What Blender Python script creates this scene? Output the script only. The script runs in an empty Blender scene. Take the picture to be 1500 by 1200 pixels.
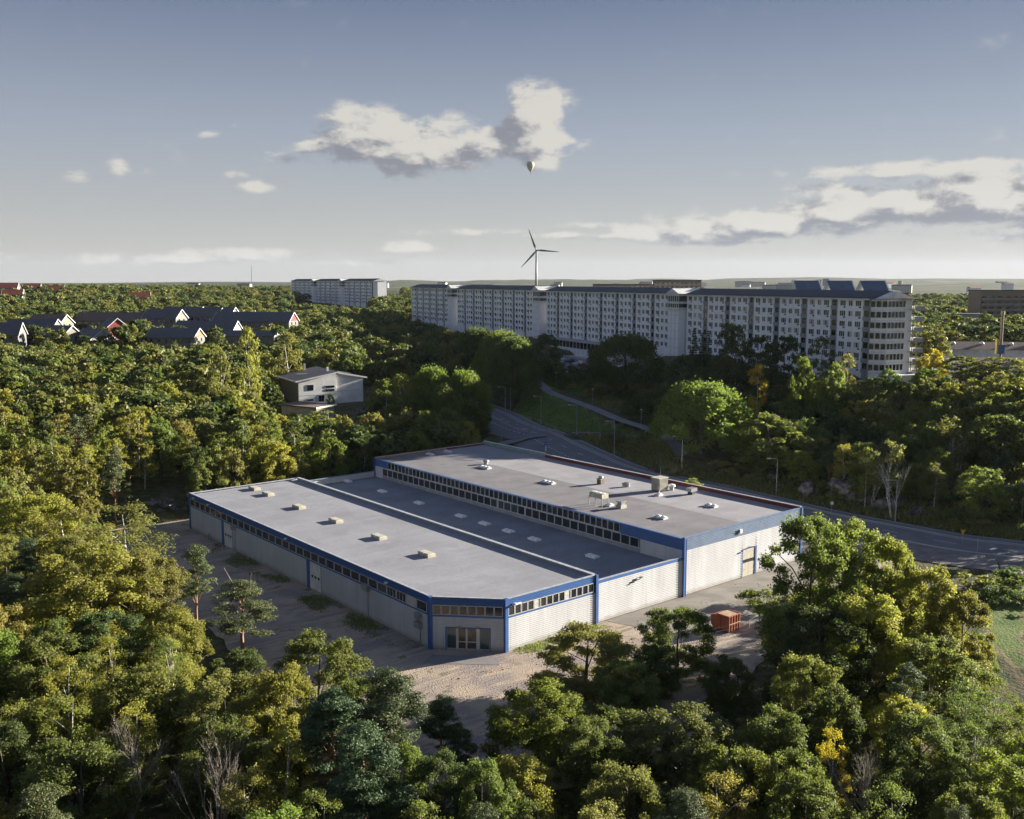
import bpy, math, random
import numpy as np
from mathutils import Vector, Matrix
D = bpy.data; SC = bpy.context.scene; COL = SC.collection
random.seed(7); rng = np.random.default_rng(7)
R = math.radians
# ------------------------------------------------------------------ camera, sky, sun, exposure
CAM_H = 45.0; FPX = 1418.0; PITCH = math.atan(188 / FPX)          # focal length in photo pixels (1500 wide)
cam_d = D.cameras.new('camera'); cam = D.objects.new('camera', cam_d); COL.objects.link(cam)
cam.location = (0, 0, CAM_H); cam.rotation_euler = (R(90) - PITCH, 0, 0)
cam_d.sensor_width = 36; cam_d.lens = 36 * FPX / 1500; cam_d.clip_start = 1; cam_d.clip_end = 40000
SC.camera = cam
SUN_AZ = R(25); SUN_EL = R(12.8)                                   # azimuth from +X towards +Y
sun_dir = Vector((math.cos(SUN_AZ) * math.cos(SUN_EL), math.sin(SUN_AZ) * math.cos(SUN_EL), math.sin(SUN_EL)))
sl = D.lights.new('sun', 'SUN'); sl.energy = 3.6; sl.angle = R(0.5); sl.color = (1.0, 0.915, 0.79)
so = D.objects.new('sun', sl); COL.objects.link(so); so.location = (300, 150, 120)
so.rotation_euler = sun_dir.to_track_quat('Z', 'Y').to_euler()
SC.view_settings.view_transform = 'Standard'; SC.view_settings.look = 'None'
SC.view_settings.exposure = 2.52; SC.view_settings.gamma = 1.0; SC.view_settings.use_curve_mapping = False
SC.cycles.max_bounces = 6; SC.cycles.diffuse_bounces = 3; SC.cycles.transmission_bounces = 3
SC.cycles.transparent_max_bounces = 6; SC.cycles.volume_bounces = 0
SKY_STRENGTH = 0.06; HAZE = True

class NT:                                                          # small helper to write node trees
    def __init__(s, t): s.t = t; s.n = t.nodes; s.l = t.links
    def node(s, kind, **kw):
        n = s.n.new(kind)
        for k, v in kw.items(): setattr(n, k, v)
        return n
    def put(s, sock, v):
        if isinstance(v, bpy.types.NodeSocket): s.l.new(v, sock)
        elif v is not None: sock.default_value = v
    def math(s, op, a, b=None, c=None, clamp=False):
        n = s.node('ShaderNodeMath', operation=op, use_clamp=clamp)
        for i, v in enumerate((a, b, c)):
            if v is not None: s.put(n.inputs[i], v)
        return n.outputs[0]
    def vmath(s, op, a, b=None, scale=None):
        n = s.node('ShaderNodeVectorMath', operation=op)
        s.put(n.inputs[0], a)
        if b is not None: s.put(n.inputs[1], b)
        if scale is not None: s.put(n.inputs['Scale'], scale)
        return n.outputs[0]
    def noise(s, vec, scale, detail=4, rough=.55, dist=0):
        n = s.node('ShaderNodeTexNoise'); s.put(n.inputs['Vector'], vec); s.put(n.inputs['Scale'], scale)
        s.put(n.inputs['Detail'], detail); s.put(n.inputs['Roughness'], rough); s.put(n.inputs['Distortion'], dist)
        return n.outputs[0]
    def mix(s, f, a, b, blend='MIX'):
        n = s.node('ShaderNodeMix', data_type='RGBA', blend_type=blend)
        s.put(n.inputs[0], f); s.put(n.inputs[6], a); s.put(n.inputs[7], b)
        return n.outputs[2]
    def smooth(s, v, a, b, lo=0., hi=1.):
        n = s.node('ShaderNodeMapRange', interpolation_type='SMOOTHSTEP')
        s.put(n.inputs[0], v); s.put(n.inputs[1], a); s.put(n.inputs[2], b); s.put(n.inputs[3], lo); s.put(n.inputs[4], hi)
        return n.outputs[0]

def rgb(c): return (c[0], c[1], c[2], 1)
W = D.worlds.new('World'); SC.world = W; W.use_nodes = True
w = NT(W.node_tree); w.n.clear()
sky = w.node('ShaderNodeTexSky', sky_type='NISHITA', sun_disc=False)
sky.sun_elevation = SUN_EL; sky.sun_rotation = R(90) - SUN_AZ
sky.altitude = 60; sky.air_density = 1.0; sky.dust_density = 0.4; sky.ozone_density = 2.0
gen = w.node('ShaderNodeTexCoord').outputs['Generated']
dirv = w.vmath('NORMALIZE', gen)
def pix_dir(px, py):
    a = (px - 750) / FPX; b = (600 - py) / FPX
    v = Vector((a, math.cos(PITCH) + b * math.sin(PITCH), -math.sin(PITCH) + b * math.cos(PITCH))); return v.normalized()
def azel(px, py):
    v = pix_dir(px, py); return math.atan2(v.x, v.y), math.asin(v.z)
# cloud banks: (x, y, half width, half height, strength) in photo pixels, turned into azimuth and elevation
CLOUDS = [(545, 205, 70, 34, 1.1), (605, 224, 84, 30, 1.1), (665, 208, 75, 28, 1.0), (720, 205, 50, 20, .85), (785, 175, 42, 40, 1.1),
          (795, 210, 50, 30, 1.05), (470, 214, 46, 11, .62), (610, 250, 40, 14, .6),
          (178, 242, 22, 13, .54), (207, 250, 16, 8, .4), (115, 259, 36, 8, .45), (405, 238, 30, 15, .52), (388, 224, 14, 6, .45), (372, 273, 28, 9, .56),
          (340, 258, 26, 8, .4), (308, 196, 20, 9, .45), (345, 187, 14, 6, .36), (594, 361, 44, 9, .52),
          (200, 378, 190, 9, .52), (340, 372, 120, 9, .56), (520, 385, 110, 6, .36), (700, 340, 110, 6, .5), (850, 345, 130, 6, .55),
          (1030, 340, 120, 14, .95), (1120, 328, 130, 18, 1.0), (1230, 316, 130, 20, 1.0), (1340, 303, 120, 24, 1.0), (1440, 292, 110, 32, 1.1), (1520, 290, 90, 40, 1.1),
          (1310, 250, 110, 10, .78), (1420, 243, 110, 10, .85), (1230, 256, 50, 5, .6), (1250, 278, 70, 12, .7), (900, 330, 90, 6, .5), (1310, 222, 18, 4, .4),
          (1060, 355, 110, 6, .6), (1000, 380, 200, 5, .3), (150, 345, 60, 4, .25)]
def cloud_density(vec, detail=7):
    sx = w.node('ShaderNodeSeparateXYZ'); w.put(sx.inputs[0], vec)
    az = w.math('ARCTAN2', sx.outputs[0], sx.outputs[1]); el = w.math('ARCSINE', sx.outputs[2])
    tot = None
    for (x, y, hw, hh, s) in CLOUDS:
        a0, e0 = azel(x, y); hwa = hw / FPX * 1.05; hha = hh / FPX * 1.05
        da = w.math('MULTIPLY', w.math('SUBTRACT', az, a0), 1 / hwa)
        de = w.math('MULTIPLY', w.math('SUBTRACT', el, e0), 1 / hha)
        r2 = w.math('ADD', w.math('MULTIPLY', da, da), w.math('MULTIPLY', de, de))
        v = w.math('MULTIPLY', w.math('POWER', 2.718, w.math('MULTIPLY', r2, -.75)), s)
        tot = v if tot is None else w.math('MAXIMUM', tot, v) if s < .7 else w.math('SMOOTH_MAX', tot, v, .25)
    # the same sort of scattered cloud everywhere outside the picture
    vs = w.node('ShaderNodeCombineXYZ'); w.put(vs.inputs[0], w.math('MULTIPLY', az, 1.0)); w.put(vs.inputs[1], w.math('MULTIPLY', el, 3.2))
    behind = w.smooth(w.math('ABSOLUTE', az), .56, .8)
    gn = w.smooth(w.noise(vs.outputs[0], 3.2, 2), .56, .72)
    low = w.math('MULTIPLY', w.smooth(el, .0, .06), w.smooth(el, .30, .5, 1, 0))
    tot = w.math('MAXIMUM', tot, w.math('MULTIPLY', w.math('MULTIPLY', gn, behind), low))
    v2 = w.node('ShaderNodeCombineXYZ'); w.put(v2.inputs[0], az); w.put(v2.inputs[1], w.math('MULTIPLY', el, 1.9))
    n1 = w.noise(v2.outputs[0], 26, detail, .6, .25)
    n2 = w.noise(v2.outputs[0], 8, 3, .5)
    nn = w.math('ADD', w.math('MULTIPLY', w.math('SUBTRACT', n1, .5), 2.1), w.math('MULTIPLY', w.math('SUBTRACT', n2, .5), .9))
    return w.math('ADD', w.math('SUBTRACT', tot, .34), w.math('MULTIPLY', nn, w.smooth(tot, 0.02, .5, .25, 1.0)))
dn = cloud_density(dirv)
toward = Vector((.020, .0, .013))
dn2 = cloud_density(w.vmath('ADD', dirv, tuple(toward)), 7)
alpha = w.smooth(dn, -.10, .36)
lit = w.smooth(w.math('SUBTRACT', w.math('MULTIPLY', w.math('SUBTRACT', dn, dn2), 1.3), w.math('MULTIPLY', dn, .30)), -.50, .26)
cloud_col = w.mix(lit, (.70, .73, .84, 1), (2.0, 1.92, 1.75, 1))
sz = w.node('ShaderNodeSeparateXYZ'); w.put(sz.inputs[0], dirv)
# the sky: Nishita, cooled and greyed a little by thin high haze, creamier at the horizon
ramp = w.node('ShaderNodeValToRGB'); w.put(ramp.inputs[0], w.math('ADD', w.math('MULTIPLY', sz.outputs[2], .95), .05)); cr_ = ramp.color_ramp
for p_, c_ in ((0.0, (1.3, 1.26, 1.18)), (.05, (1.45, 1.40, 1.30)), (.10, (1.36, 1.37, 1.34)), (.19, (.98, 1.10, 1.31)), (.30, (.46, .58, .88)), (.55, (.46, .60, .98)), (1.0, (.42, .58, .98))):
    e_ = cr_.elements[0] if p_ == 0 else cr_.elements[-1] if p_ == 1.0 else cr_.elements.new(p_)
    e_.position = p_; e_.color = (c_[0] / 4, c_[1] / 4, c_[2] / 4, 1)
grad = w.mix(1.0, ramp.outputs[0], (4, 4, 4, 1), 'MULTIPLY')
nish = w.mix(1.0, sky.outputs[0], (.40, .385, .43, 1), 'MULTIPLY')
skyc = w.mix(.92, nish, grad)
allsky = w.mix(w.math('MULTIPLY', alpha, .93), skyc, cloud_col)
bg = w.node('ShaderNodeBackground'); w.put(bg.inputs[0], allsky); w.put(bg.inputs[1], SKY_STRENGTH)
out = w.node('ShaderNodeOutputWorld'); w.l.new(bg.outputs[0], out.inputs[0])

# ------------------------------------------------------------------ helpers
def ray(px, py): return np.array(pix_dir(px, py))
def at(px, py, z=None, y=None):
    """world point seen at a photo pixel, at height z or at distance y"""
    d = ray(px, py); t = (z - CAM_H) / d[2] if y is None else y / d[1]
    return np.array([0, 0, CAM_H]) + d * t
def proj(x, y, z):
    q2 = z - CAM_H; dep = y * math.cos(PITCH) - q2 * math.sin(PITCH); u = y * math.sin(PITCH) + q2 * math.cos(PITCH)
    return 750 + FPX * x / dep, 600 - FPX * u / dep
def tag(o, label=None, cat=None, group=None, kind=None):
    if label: o['label'] = label
    if cat: o['category'] = cat
    if group: o['group'] = group
    if kind: o['kind'] = kind
    return o
def empty(name, loc=(0, 0, 0), rz=0, label=None, cat=None, group=None):
    o = D.objects.new(name, None); COL.objects.link(o); o.location = loc; o.rotation_euler = (0, 0, rz); o.empty_display_size = .5
    return tag(o, label, cat, group)
def link(name, me, parent=None, loc=None, rz=None):
    o = D.objects.new(name, me); COL.objects.link(o)
    if parent: o.parent = parent
    if loc is not None: o.location = loc
    if rz is not None: o.rotation_euler = (0, 0, rz)
    return o
def copy_tree(o, parent=None):
    c = o.copy(); COL.objects.link(c); c.parent = parent
    for ch in KIDS.get(o.name, ()): copy_tree(ch, c)
    return c
KIDS = {}
def index_kids(*roots):
    for o in D.objects:
        if o.parent: KIDS.setdefault(o.parent.name, [])
    for o in D.objects:
        if o.parent and o not in KIDS[o.parent.name]: KIDS[o.parent.name].append(o)
class MB:
    """collects shapes for ONE mesh"""
    def __init__(s): s.v = []; s.f = []; s.m = []
    def add(s, vs, fs, mi=0):
        b = len(s.v); s.v += [tuple(map(float, v)) for v in vs]; s.f += [tuple(b + i for i in f) for f in fs]; s.m += [mi] * len(fs); return s
    def box(s, x0, x1, y0, y1, z0, z1, mi=0, M=None):
        vs = [(x, y, z) for z in (z0, z1) for y in (y0, y1) for x in (x0, x1)]
        if M is not None: vs = [tuple(M @ Vector(v)) for v in vs]
        return s.add(vs, [(0, 2, 3, 1), (4, 5, 7, 6), (0, 1, 5, 4), (2, 6, 7, 3), (0, 4, 6, 2), (1, 3, 7, 5)], mi)
    def poly(s, pts, z0, z1, mi=0):
        n = len(pts); vs = [(p[0], p[1], z0) for p in pts] + [(p[0], p[1], z1) for p in pts]
        return s.add(vs, [tuple(range(n - 1, -1, -1)), tuple(range(n, 2 * n))] + [(i, (i + 1) % n, n + (i + 1) % n, n + i) for i in range(n)], mi)
    def prism(s, prof, a, b, axis='x', mi=0):
        """closed profile (p, z) swept along axis from a to b"""
        n = len(prof)
        f = (lambda t, p: (t, p[0], p[1])) if axis == 'x' else (lambda t, p: (p[0], t, p[1]))
        vs = [f(a, p) for p in prof] + [f(b, p) for p in prof]
        return s.add(vs, [tuple(range(n - 1, -1, -1)), tuple(range(n, 2 * n))] + [(i, (i + 1) % n, n + (i + 1) % n, n + i) for i in range(n)], mi)
    def tube(s, pts, rad, n=6, mi=0, cap=True):
        pts = [Vector(p) for p in pts]; b = []
        for i, p in enumerate(pts):
            d = (pts[min(i + 1, len(pts) - 1)] - pts[max(i - 1, 0)]).normalized()
            a = d.orthogonal().normalized() if i == 0 else (pa - d * pa.dot(d)).normalized()
            pa = a; c = d.cross(a); r = rad[i] if hasattr(rad, '__len__') else rad
            b.append([tuple(p + (a * math.cos(2 * math.pi * k / n) + c * math.sin(2 * math.pi * k / n)) * r) for k in range(n)])
        vs = [v for ring in b for v in ring]; fs = []
        for i in range(len(pts) - 1):
            for k in range(n):
                k2 = (k + 1) % n; fs.append((i * n + k, i * n + k2, (i + 1) * n + k2, (i + 1) * n + k))
        if cap: fs += [tuple(range(n - 1, -1, -1)), tuple((len(pts) - 1) * n + k for k in range(n))]
        return s.add(vs, fs, mi)
    def dome(s, cx, cy, z, rx, ry, h, n=10, m=4, mi=0):
        vs = []
        for j in range(m):
            a = math.pi / 2 * j / m
            vs += [(cx + rx * math.cos(a) * math.cos(2 * math.pi * k / n), cy + ry * math.cos(a) * math.sin(2 * math.pi * k / n), z + h * math.sin(a)) for k in range(n)]
        vs.append((cx, cy, z + h)); fs = []
        for j in range(m - 1):
            for k in range(n): fs.append((j * n + k, j * n + (k + 1) % n, (j + 1) * n + (k + 1) % n, (j + 1) * n + k))
        for k in range(n): fs.append(((m - 1) * n + k, (m - 1) * n + (k + 1) % n, m * n))
        fs.append(tuple(range(n - 1, -1, -1)))
        return s.add(vs, fs, mi)
    def mesh(s, name, mats, smooth=False):
        me = D.meshes.new(name); me.from_pydata(s.v, [], s.f); me.update()
        for m in (mats if isinstance(mats, (list, tuple)) else [mats]): me.materials.append(m)
        me.polygons.foreach_set('material_index', s.m)
        if smooth: me.polygons.foreach_set('use_smooth', [True] * len(s.f))
        return me
    def build(s, name, mats, parent=None, loc=None, rz=None, smooth=False):
        return link(name, s.mesh(name, mats, smooth), parent, loc, rz)
def np_mesh(name, verts, faces, mats, attr=None, attr_name='tone', smooth=False, midx=None):
    """verts (n,3), faces (m,k) numpy arrays; attr is one float per face"""
    me = D.meshes.new(name); n, (m, k) = len(verts), faces.shape
    me.vertices.add(n); me.vertices.foreach_set('co', np.asarray(verts, np.float32).ravel())
    me.loops.add(m * k); me.loops.foreach_set('vertex_index', faces.astype(np.int32).ravel())
    me.polygons.add(m); me.polygons.foreach_set('loop_start', np.arange(0, m * k, k, dtype=np.int32))
    if attr is not None:
        a = me.attributes.new(attr_name, 'FLOAT', 'FACE'); a.data.foreach_set('value', np.asarray(attr, np.float32))
    for mt in (mats if isinstance(mats, (list, tuple)) else [mats]): me.materials.append(mt)
    if midx is not None: me.polygons.foreach_set('material_index', np.asarray(midx, np.int32))
    if smooth: me.polygons.foreach_set('use_smooth', np.ones(m, bool))
    me.update(calc_edges=True); return me

# ------------------------------------------------------------------ materials
MATS = {}
def mat(name, col, rough=.7, metal=0, col2=None, scale=1.5, amt=.5, bump=0, bscale=20, spec=.5, detail=6, stretch=None, fine=0, fscale=30, stain=0, streak=0):
    if name in MATS: return MATS[name]
    m = D.materials.new(name); m.use_nodes = True; t = NT(m.node_tree); b = m.node_tree.nodes['Principled BSDF']
    b.inputs['Roughness'].default_value = rough; b.inputs['Metallic'].default_value = metal; b.inputs['Specular IOR Level'].default_value = spec
    tc = t.node('ShaderNodeTexCoord').outputs['Object']
    if stretch: tc = t.vmath('MULTIPLY', tc, stretch)
    c2 = col2 or tuple(x * .72 for x in col)
    f = t.smooth(t.noise(tc, scale, detail), .5 - .25 * amt - .05, .5 + .25 * amt + .05)
    c = t.mix(f, rgb(c2), rgb(col))
    if stain:      # dried puddles and patched felt
        raw = t.node('ShaderNodeTexCoord').outputs['Object']; pn = t.noise(raw, .16, 8, .62, .5); c = t.mix(t.math('MULTIPLY', t.smooth(pn, .54, .60), stain), c, rgb(tuple(x * .62 for x in col)))
        ring = t.math('MULTIPLY', t.smooth(pn, .520, .540), t.smooth(pn, .56, .545)); c = t.mix(t.math('MULTIPLY', ring, stain * .7), c, rgb(tuple(min(1, x * 1.35) for x in col)))
        br = t.node('ShaderNodeTexBrick'); t.put(br.inputs['Vector'], raw); br.inputs['Scale'].default_value = 1; br.inputs['Brick Width'].default_value = 8; br.inputs['Row Height'].default_value = 1.0; br.inputs['Mortar Size'].default_value = .02; br.inputs['Color1'].default_value = (1, 1, 1, 1); br.inputs['Color2'].default_value = (.90, .90, .91, 1); br.inputs['Mortar'].default_value = (.8, .8, .8, 1)
        c = t.mix(.8, c, br.outputs[0], 'MULTIPLY')
    if streak:     # rain streaks and dirt towards the foot of a wall
        raw = t.node('ShaderNodeTexCoord').outputs['Object']; sn = t.noise(t.vmath('MULTIPLY', raw, (2.2, 2.2, .12)), 1, 5, .6); c = t.mix(t.math('MULTIPLY', t.smooth(sn, .5, .72), streak), c, rgb(tuple(x * .6 for x in col)))
        sp_ = t.node('ShaderNodeSeparateXYZ'); t.put(sp_.inputs[0], raw); dirt = t.math('MULTIPLY', t.smooth(t.math('ADD', sp_.outputs[2], t.noise(raw, .8, 5)), 1.35, .6), .55); c = t.mix(dirt, c, (.22, .19, .14, 1))
    if fine:
        g = t.smooth(t.noise(tc, fscale, 3), .3, .7, 1 - fine, 1 + fine)
        cc = t.node('ShaderNodeCombineXYZ')
        for i in range(3): t.put(cc.inputs[i], g)
        c = t.mix(1.0, c, cc.outputs[0], 'MULTIPLY')
    t.put(b.inputs['Base Color'], c)
    if bump:
        bn = t.node('ShaderNodeBump'); t.put(bn.inputs['Height'], t.noise(tc, bscale, 4)); bn.inputs['Strength'].default_value = bump; bn.inputs['Distance'].default_value = .1
        t.put(b.inputs['Normal'], bn.outputs[0])
    MATS[name] = m; return m
def leaf_mat(name, hue=(1, 1, 1), trans=.46, per_object=True):
    m = D.materials.new(name); m.use_nodes = True; t = NT(m.node_tree); t.n.clear()
    oi = t.node('ShaderNodeObjectInfo'); at_ = t.node('ShaderNodeAttribute', attribute_name='tone')
    v = at_.outputs['Fac']
    base = t.mix(1.0, oi.outputs['Color'] if per_object else (1, 1, 1, 1), rgb(hue), 'MULTIPLY')
    vary = t.mix(v, (.64, .66, .62, 1), (1.36, 1.34, 1.15, 1))
    c = t.mix(1.0, base, vary, 'MULTIPLY')
    rnd = t.mix(oi.outputs['Random'], (.82, .9, .95, 1), (1.10, 1.08, .98, 1))
    c = t.mix(1.0, c, rnd, 'MULTIPLY')
    p = t.node('ShaderNodeBsdfPrincipled'); t.put(p.inputs['Base Color'], c); p.inputs['Roughness'].default_value = .6; p.inputs['Specular IOR Level'].default_value = .22
    tr = t.node('ShaderNodeBsdfTranslucent'); t.put(tr.inputs[0], t.mix(1.0, c, (1.4, 1.6, .85, 1), 'MULTIPLY'))
    mx = t.node('ShaderNodeMixShader'); mx.inputs[0].default_value = trans
    t.l.new(p.outputs[0], mx.inputs[1]); t.l.new(tr.outputs[0], mx.inputs[2])
    o = t.node('ShaderNodeOutputMaterial'); t.l.new(mx.outputs[0], o.inputs[0]); return m
M_leaf = leaf_mat('leaf'); M_needle = leaf_mat('needle', (.9, 1, 1.02), .15)
M_bark = mat('bark', (.12, .095, .07), .9, scale=4, bump=.4)
M_birch = mat('birch_bark', (.62, .60, .55), .7, col2=(.16, .14, .12), scale=5, amt=.4)
M_pinebark = mat('pine_bark', (.34, .17, .085), .85, col2=(.16, .1, .07), scale=2)
M_dead = mat('dead_wood', (.34, .29, .24), .9, scale=3)
M_silver = mat('silver_cladding', (.56, .57, .585), .45, .0, col2=(.46, .47, .485), streak=.45, scale=.5, amt=1.0, stretch=(1, 1, .25))
M_blue = mat('blue_cladding', (.045, .13, .33), .42, .0, col2=(.04, .105, .27), streak=.3, scale=.6, amt=1)
M_bluetrim = mat('blue_trim', (.035, .11, .32), .45, col2=(.03, .09, .25), scale=1)
M_coping = mat('pale_coping', (.50, .52, .55), .45, .2, scale=2)
M_roofA = mat('grey_roof_felt', (.265, .27, .295), .9, col2=(.205, .208, .228), scale=.13, amt=.8, stain=.2, detail=10, fine=.06, fscale=3)
M_roofM = mat('slate_roof_felt', (.215, .225, .25), .9, col2=(.16, .168, .19), scale=.2, amt=.8, stain=.2, detail=10, fine=.07, fscale=3)
M_roofB = mat('dark_roof_felt', (.18, .175, .185), .9, col2=(.125, .12, .13), scale=.25, amt=.8, stain=.2, detail=10, fine=.08, fscale=4)
M_roofL = mat('light_roof_felt', (.285, .28, .295), .9, col2=(.215, .21, .225), scale=.2, amt=.8, stain=.2, detail=10, fine=.06, fscale=4)
M_red = mat('red_parapet_sheet', (.22, .045, .035), .6, scale=2)
M_orange = mat('ochre_parapet_sheet', (.42, .23, .10), .6, scale=2)
M_greenp = mat('pale_green_parapet_sheet', (.30, .38, .34), .5, scale=2)
M_white = mat('white_paint', (.74, .74, .72), .55, scale=.6, amt=.8)
M_frame = mat('window_frame', (.60, .60, .58), .5, scale=1)
M_darkframe = mat('dark_frame', (.05, .055, .06), .5, scale=2)
M_beige = mat('beige_sheet', (.45, .42, .33), .6, scale=2)
M_plinth = mat('concrete_plinth', (.42, .38, .33), .85, scale=2, bump=.2)
M_concrete = mat('concrete', (.40, .39, .37), .85, scale=1.2, fine=.08)
M_galv = mat('galvanised_steel', (.42, .44, .45), .4, .6, scale=3)
M_dome = mat('dome_plastic', (.74, .75, .75), .3, scale=3)
M_glass = mat('window_glass', (.022, .027, .033), .08, 0, scale=.8, spec=.9)
M_glassg = mat('greenish_glass', (.05, .085, .085), .08, 0, scale=.8, spec=.9)
M_glassb = mat('brown_reflection_glass', (.13, .085, .05), .15, 0, col2=(.05, .035, .025), scale=1.6, spec=.8)  # brown reflections put into the glass colour
M_curtain = mat('pale_blind', (.50, .49, .45), .6, scale=3)
M_asph = mat('asphalt', (.15, .152, .165), .85, col2=(.115, .117, .128), scale=.35, detail=10, fine=.1, fscale=8)
M_asph2 = mat('worn_asphalt', (.20, .19, .19), .85, col2=(.15, .145, .148), scale=.25, detail=10, fine=.1, fscale=6)
M_line = mat('road_paint', (.62, .62, .60), .6, scale=5, amt=.4)
M_kerb = mat('granite_kerb', (.36, .35, .34), .8, scale=4)
M_rock = mat('granite_rock', (.20, .175, .16), .85, col2=(.05, .048, .04), scale=1.4, amt=.4, bump=1.0, bscale=2.2, detail=10)
M_roofdark = mat('dark_roof_tiles', (.10, .10, .115), .75, col2=(.075, .075, .088), scale=1.5, fine=.15, fscale=3)
M_roofbrown = mat('brown_roof_tiles', (.16, .115, .095), .8, scale=1.5, fine=.12, fscale=3)
M_roofred = mat('red_roof_tiles', (.24, .055, .04), .8, scale=1.5)
M_housewhite = mat('house_white_boards', (.17, .17, .165), .8, scale=.8)
M_wallcream = mat('cream_render', (.50, .46, .37), .8, scale=1)
M_wallred = mat('falu_red_boards', (.27, .045, .038), .8, scale=1)
M_wallor = mat('orange_boards', (.42, .16, .07), .8, scale=1)
M_wallgrey = mat('grey_boards', (.36, .37, .37), .8, scale=1)
M_brick = mat('brown_brick', (.26, .20, .155), .85, scale=2, fine=.15, fscale=8)
M_aptwall = mat('apartment_panel', (.86, .87, .88), .65, col2=(.76, .77, .79), scale=.3, amt=1)
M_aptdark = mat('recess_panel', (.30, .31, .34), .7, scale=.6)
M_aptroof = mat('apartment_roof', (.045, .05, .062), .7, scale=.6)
M_solar = mat('blue_roof_glass', (.035, .055, .10), .25, scale=.6, spec=.8)
M_rust = mat('rusty_container_paint', (.40, .095, .035), .75, col2=(.24, .07, .035), scale=2.2, amt=.7, detail=9)
M_rusttop = mat('dusty_container_lid', (.45, .34, .22), .85, col2=(.30, .17, .09), scale=2.5)
M_tyre = mat('tyre_rubber', (.025, .025, .027), .85)
M_balloon = mat('cream_balloon_cloth', (.62, .55, .40), .6, scale=.2)
M_turb = mat('turbine_paint', (.34, .34, .35), .5, scale=.1)
M_blade = mat('blade_paint', (.11, .115, .12), .5, scale=.1)
# ------------------------------------------------------------------ the lie of the land
E1 = np.array([math.cos(R(39.8)), math.sin(R(39.8))]); E2 = np.array([-E1[1], E1[0]]); ORG = np.array([-.75, 113.6])
def UV(u, v): p = ORG + E1 * u + E2 * v; return float(p[0]), float(p[1])
def to_uv(x, y): dx = x - ORG[0]; dy = y - ORG[1]; return dx * E1[0] + dy * E1[1], dx * E2[0] + dy * E2[1]
YARD = [UV(*p) for p in [(-31, 93), (-29, 70), (-24, 40), (-27, 8), (-31, -12), (-27, -24), (-8, -31), (8, -27), (22, -22), (36, -19), (60, -15), (78, -11), (78, 30), (70, 60), (66, 88), (30, 90), (-8, 90)]]
CTRL = np.array([
 (0,60,-1.5),(-60,60,0),(60,60,-1.5),(-120,60,3),(120,60,-1),(0,-40,-3),(-200,0,5),(200,0,-2),
 (-70,110,1.5),(-100,130,4),(-85,165,3),(-75,190,4),(-110,180,6),(-60,215,4),(-100,240,8),(-150,250,11),(-40,235,1.8),
 (75,110,-1),(95,125,-1.5),(140,110,-1),(75,140,0),(110,140,-.5),(180,80,-2),(250,120,-1),
 (100,178,2.5),(115,190,7),(85,200,4.5),(135,175,5),(75,225,6),(95,225,10.5),(120,225,15),(160,200,14),(200,220,13),(62,245,8),(80,262,15),(105,262,19),(150,270,18),(260,260,13),(90,300,19.6),(60,300,16),(45,270,8.4),(50,285,11),  # unseen ground beyond the right edge is shaped lower to let sunlight through
 (55,330,19),(30,300,10.5),(30,330,12),(20,350,12.8),(35,370,13.2),(10,372,13),(30,400,17),(0,400,14),(-20,350,11),(60,400,20),(20,450,20),
 (-10,265,4.6),(5,275,6.2),(12,300,9.2),(-30,300,6.5),(-45,262,3),(-25,252,2.4),(-60,285,9),(-42,285,8.5),(-75,290,10),(-50,320,10.5),
 (-100,300,11.5),(-150,320,14),(-200,340,16),(-100,350,13.5),(-50,370,12),(-120,400,17.5),(-160,400,18.6),(-200,400,19),(-260,400,19),(-90,400,15),(-60,420,12.5),
 (-180,480,20),(-250,500,20.5),(-100,480,16),(-50,500,13.5),(0,500,17),(50,500,20),(120,400,20),(200,400,19),(300,420,17),(400,500,18),
 (-100,600,15),(-50,650,18),(-200,650,20),(-350,650,24),(50,700,20),(200,700,16),(400,700,17),(-120,800,21),(-300,850,28),(-450,800,31),(-200,1000,24),(0,1000,22),(300,1000,18),(-500,1100,30),(600,900,18),(500,1200,20)], float)
def _mq(r2): return np.sqrt(r2 + 14 ** 2)
_A = _mq(((CTRL[:, None, :2] - CTRL[None, :, :2]) ** 2).sum(-1)) + np.eye(len(CTRL)) * .0
_m = CTRL[:, 2].mean(); _wt = np.linalg.solve(_A, CTRL[:, 2] - _m)
def vnoise(x, y, s, seed=0):
    x = x / s; y = y / s; return (np.sin(x * 1.7 + y * .9 + seed) + np.sin(-x * .8 + y * 2.1 + 2 * seed) + np.sin(x * 2.9 - y * 1.3 + 3 * seed) + np.sin(x * 1.1 + y * 3.3 + 5 * seed)) / 4
def rbf(x, y):
    o = np.full(x.shape, _m); 
    for (cx, cy, _), wv in zip(CTRL, _wt): o = o + wv * _mq((x - cx) ** 2 + (y - cy) ** 2)
    return o
def sstep(v): v = np.clip(v, 0, 1); return v * v * (3 - 2 * v)
def poly_dist(x, y, poly):
    """0 inside the polygon, distance outside"""
    ins = np.zeros(x.shape, bool); d = np.full(x.shape, 1e9); n = len(poly)
    for i in range(n):
        x1, y1 = poly[i]; x2, y2 = poly[(i + 1) % n]
        if abs(y2 - y1) > 1e-9: ins ^= ((y1 > y) != (y2 > y)) & (x < (x2 - x1) * (y - y1) / (y2 - y1) + x1)
        t = np.clip(((x - x1) * (x2 - x1) + (y - y1) * (y2 - y1)) / ((x2 - x1) ** 2 + (y2 - y1) ** 2), 0, 1)
        d = np.minimum(d, np.hypot(x - x1 - t * (x2 - x1), y - y1 - t * (y2 - y1)))
    return np.where(ins, 0, d)
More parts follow.
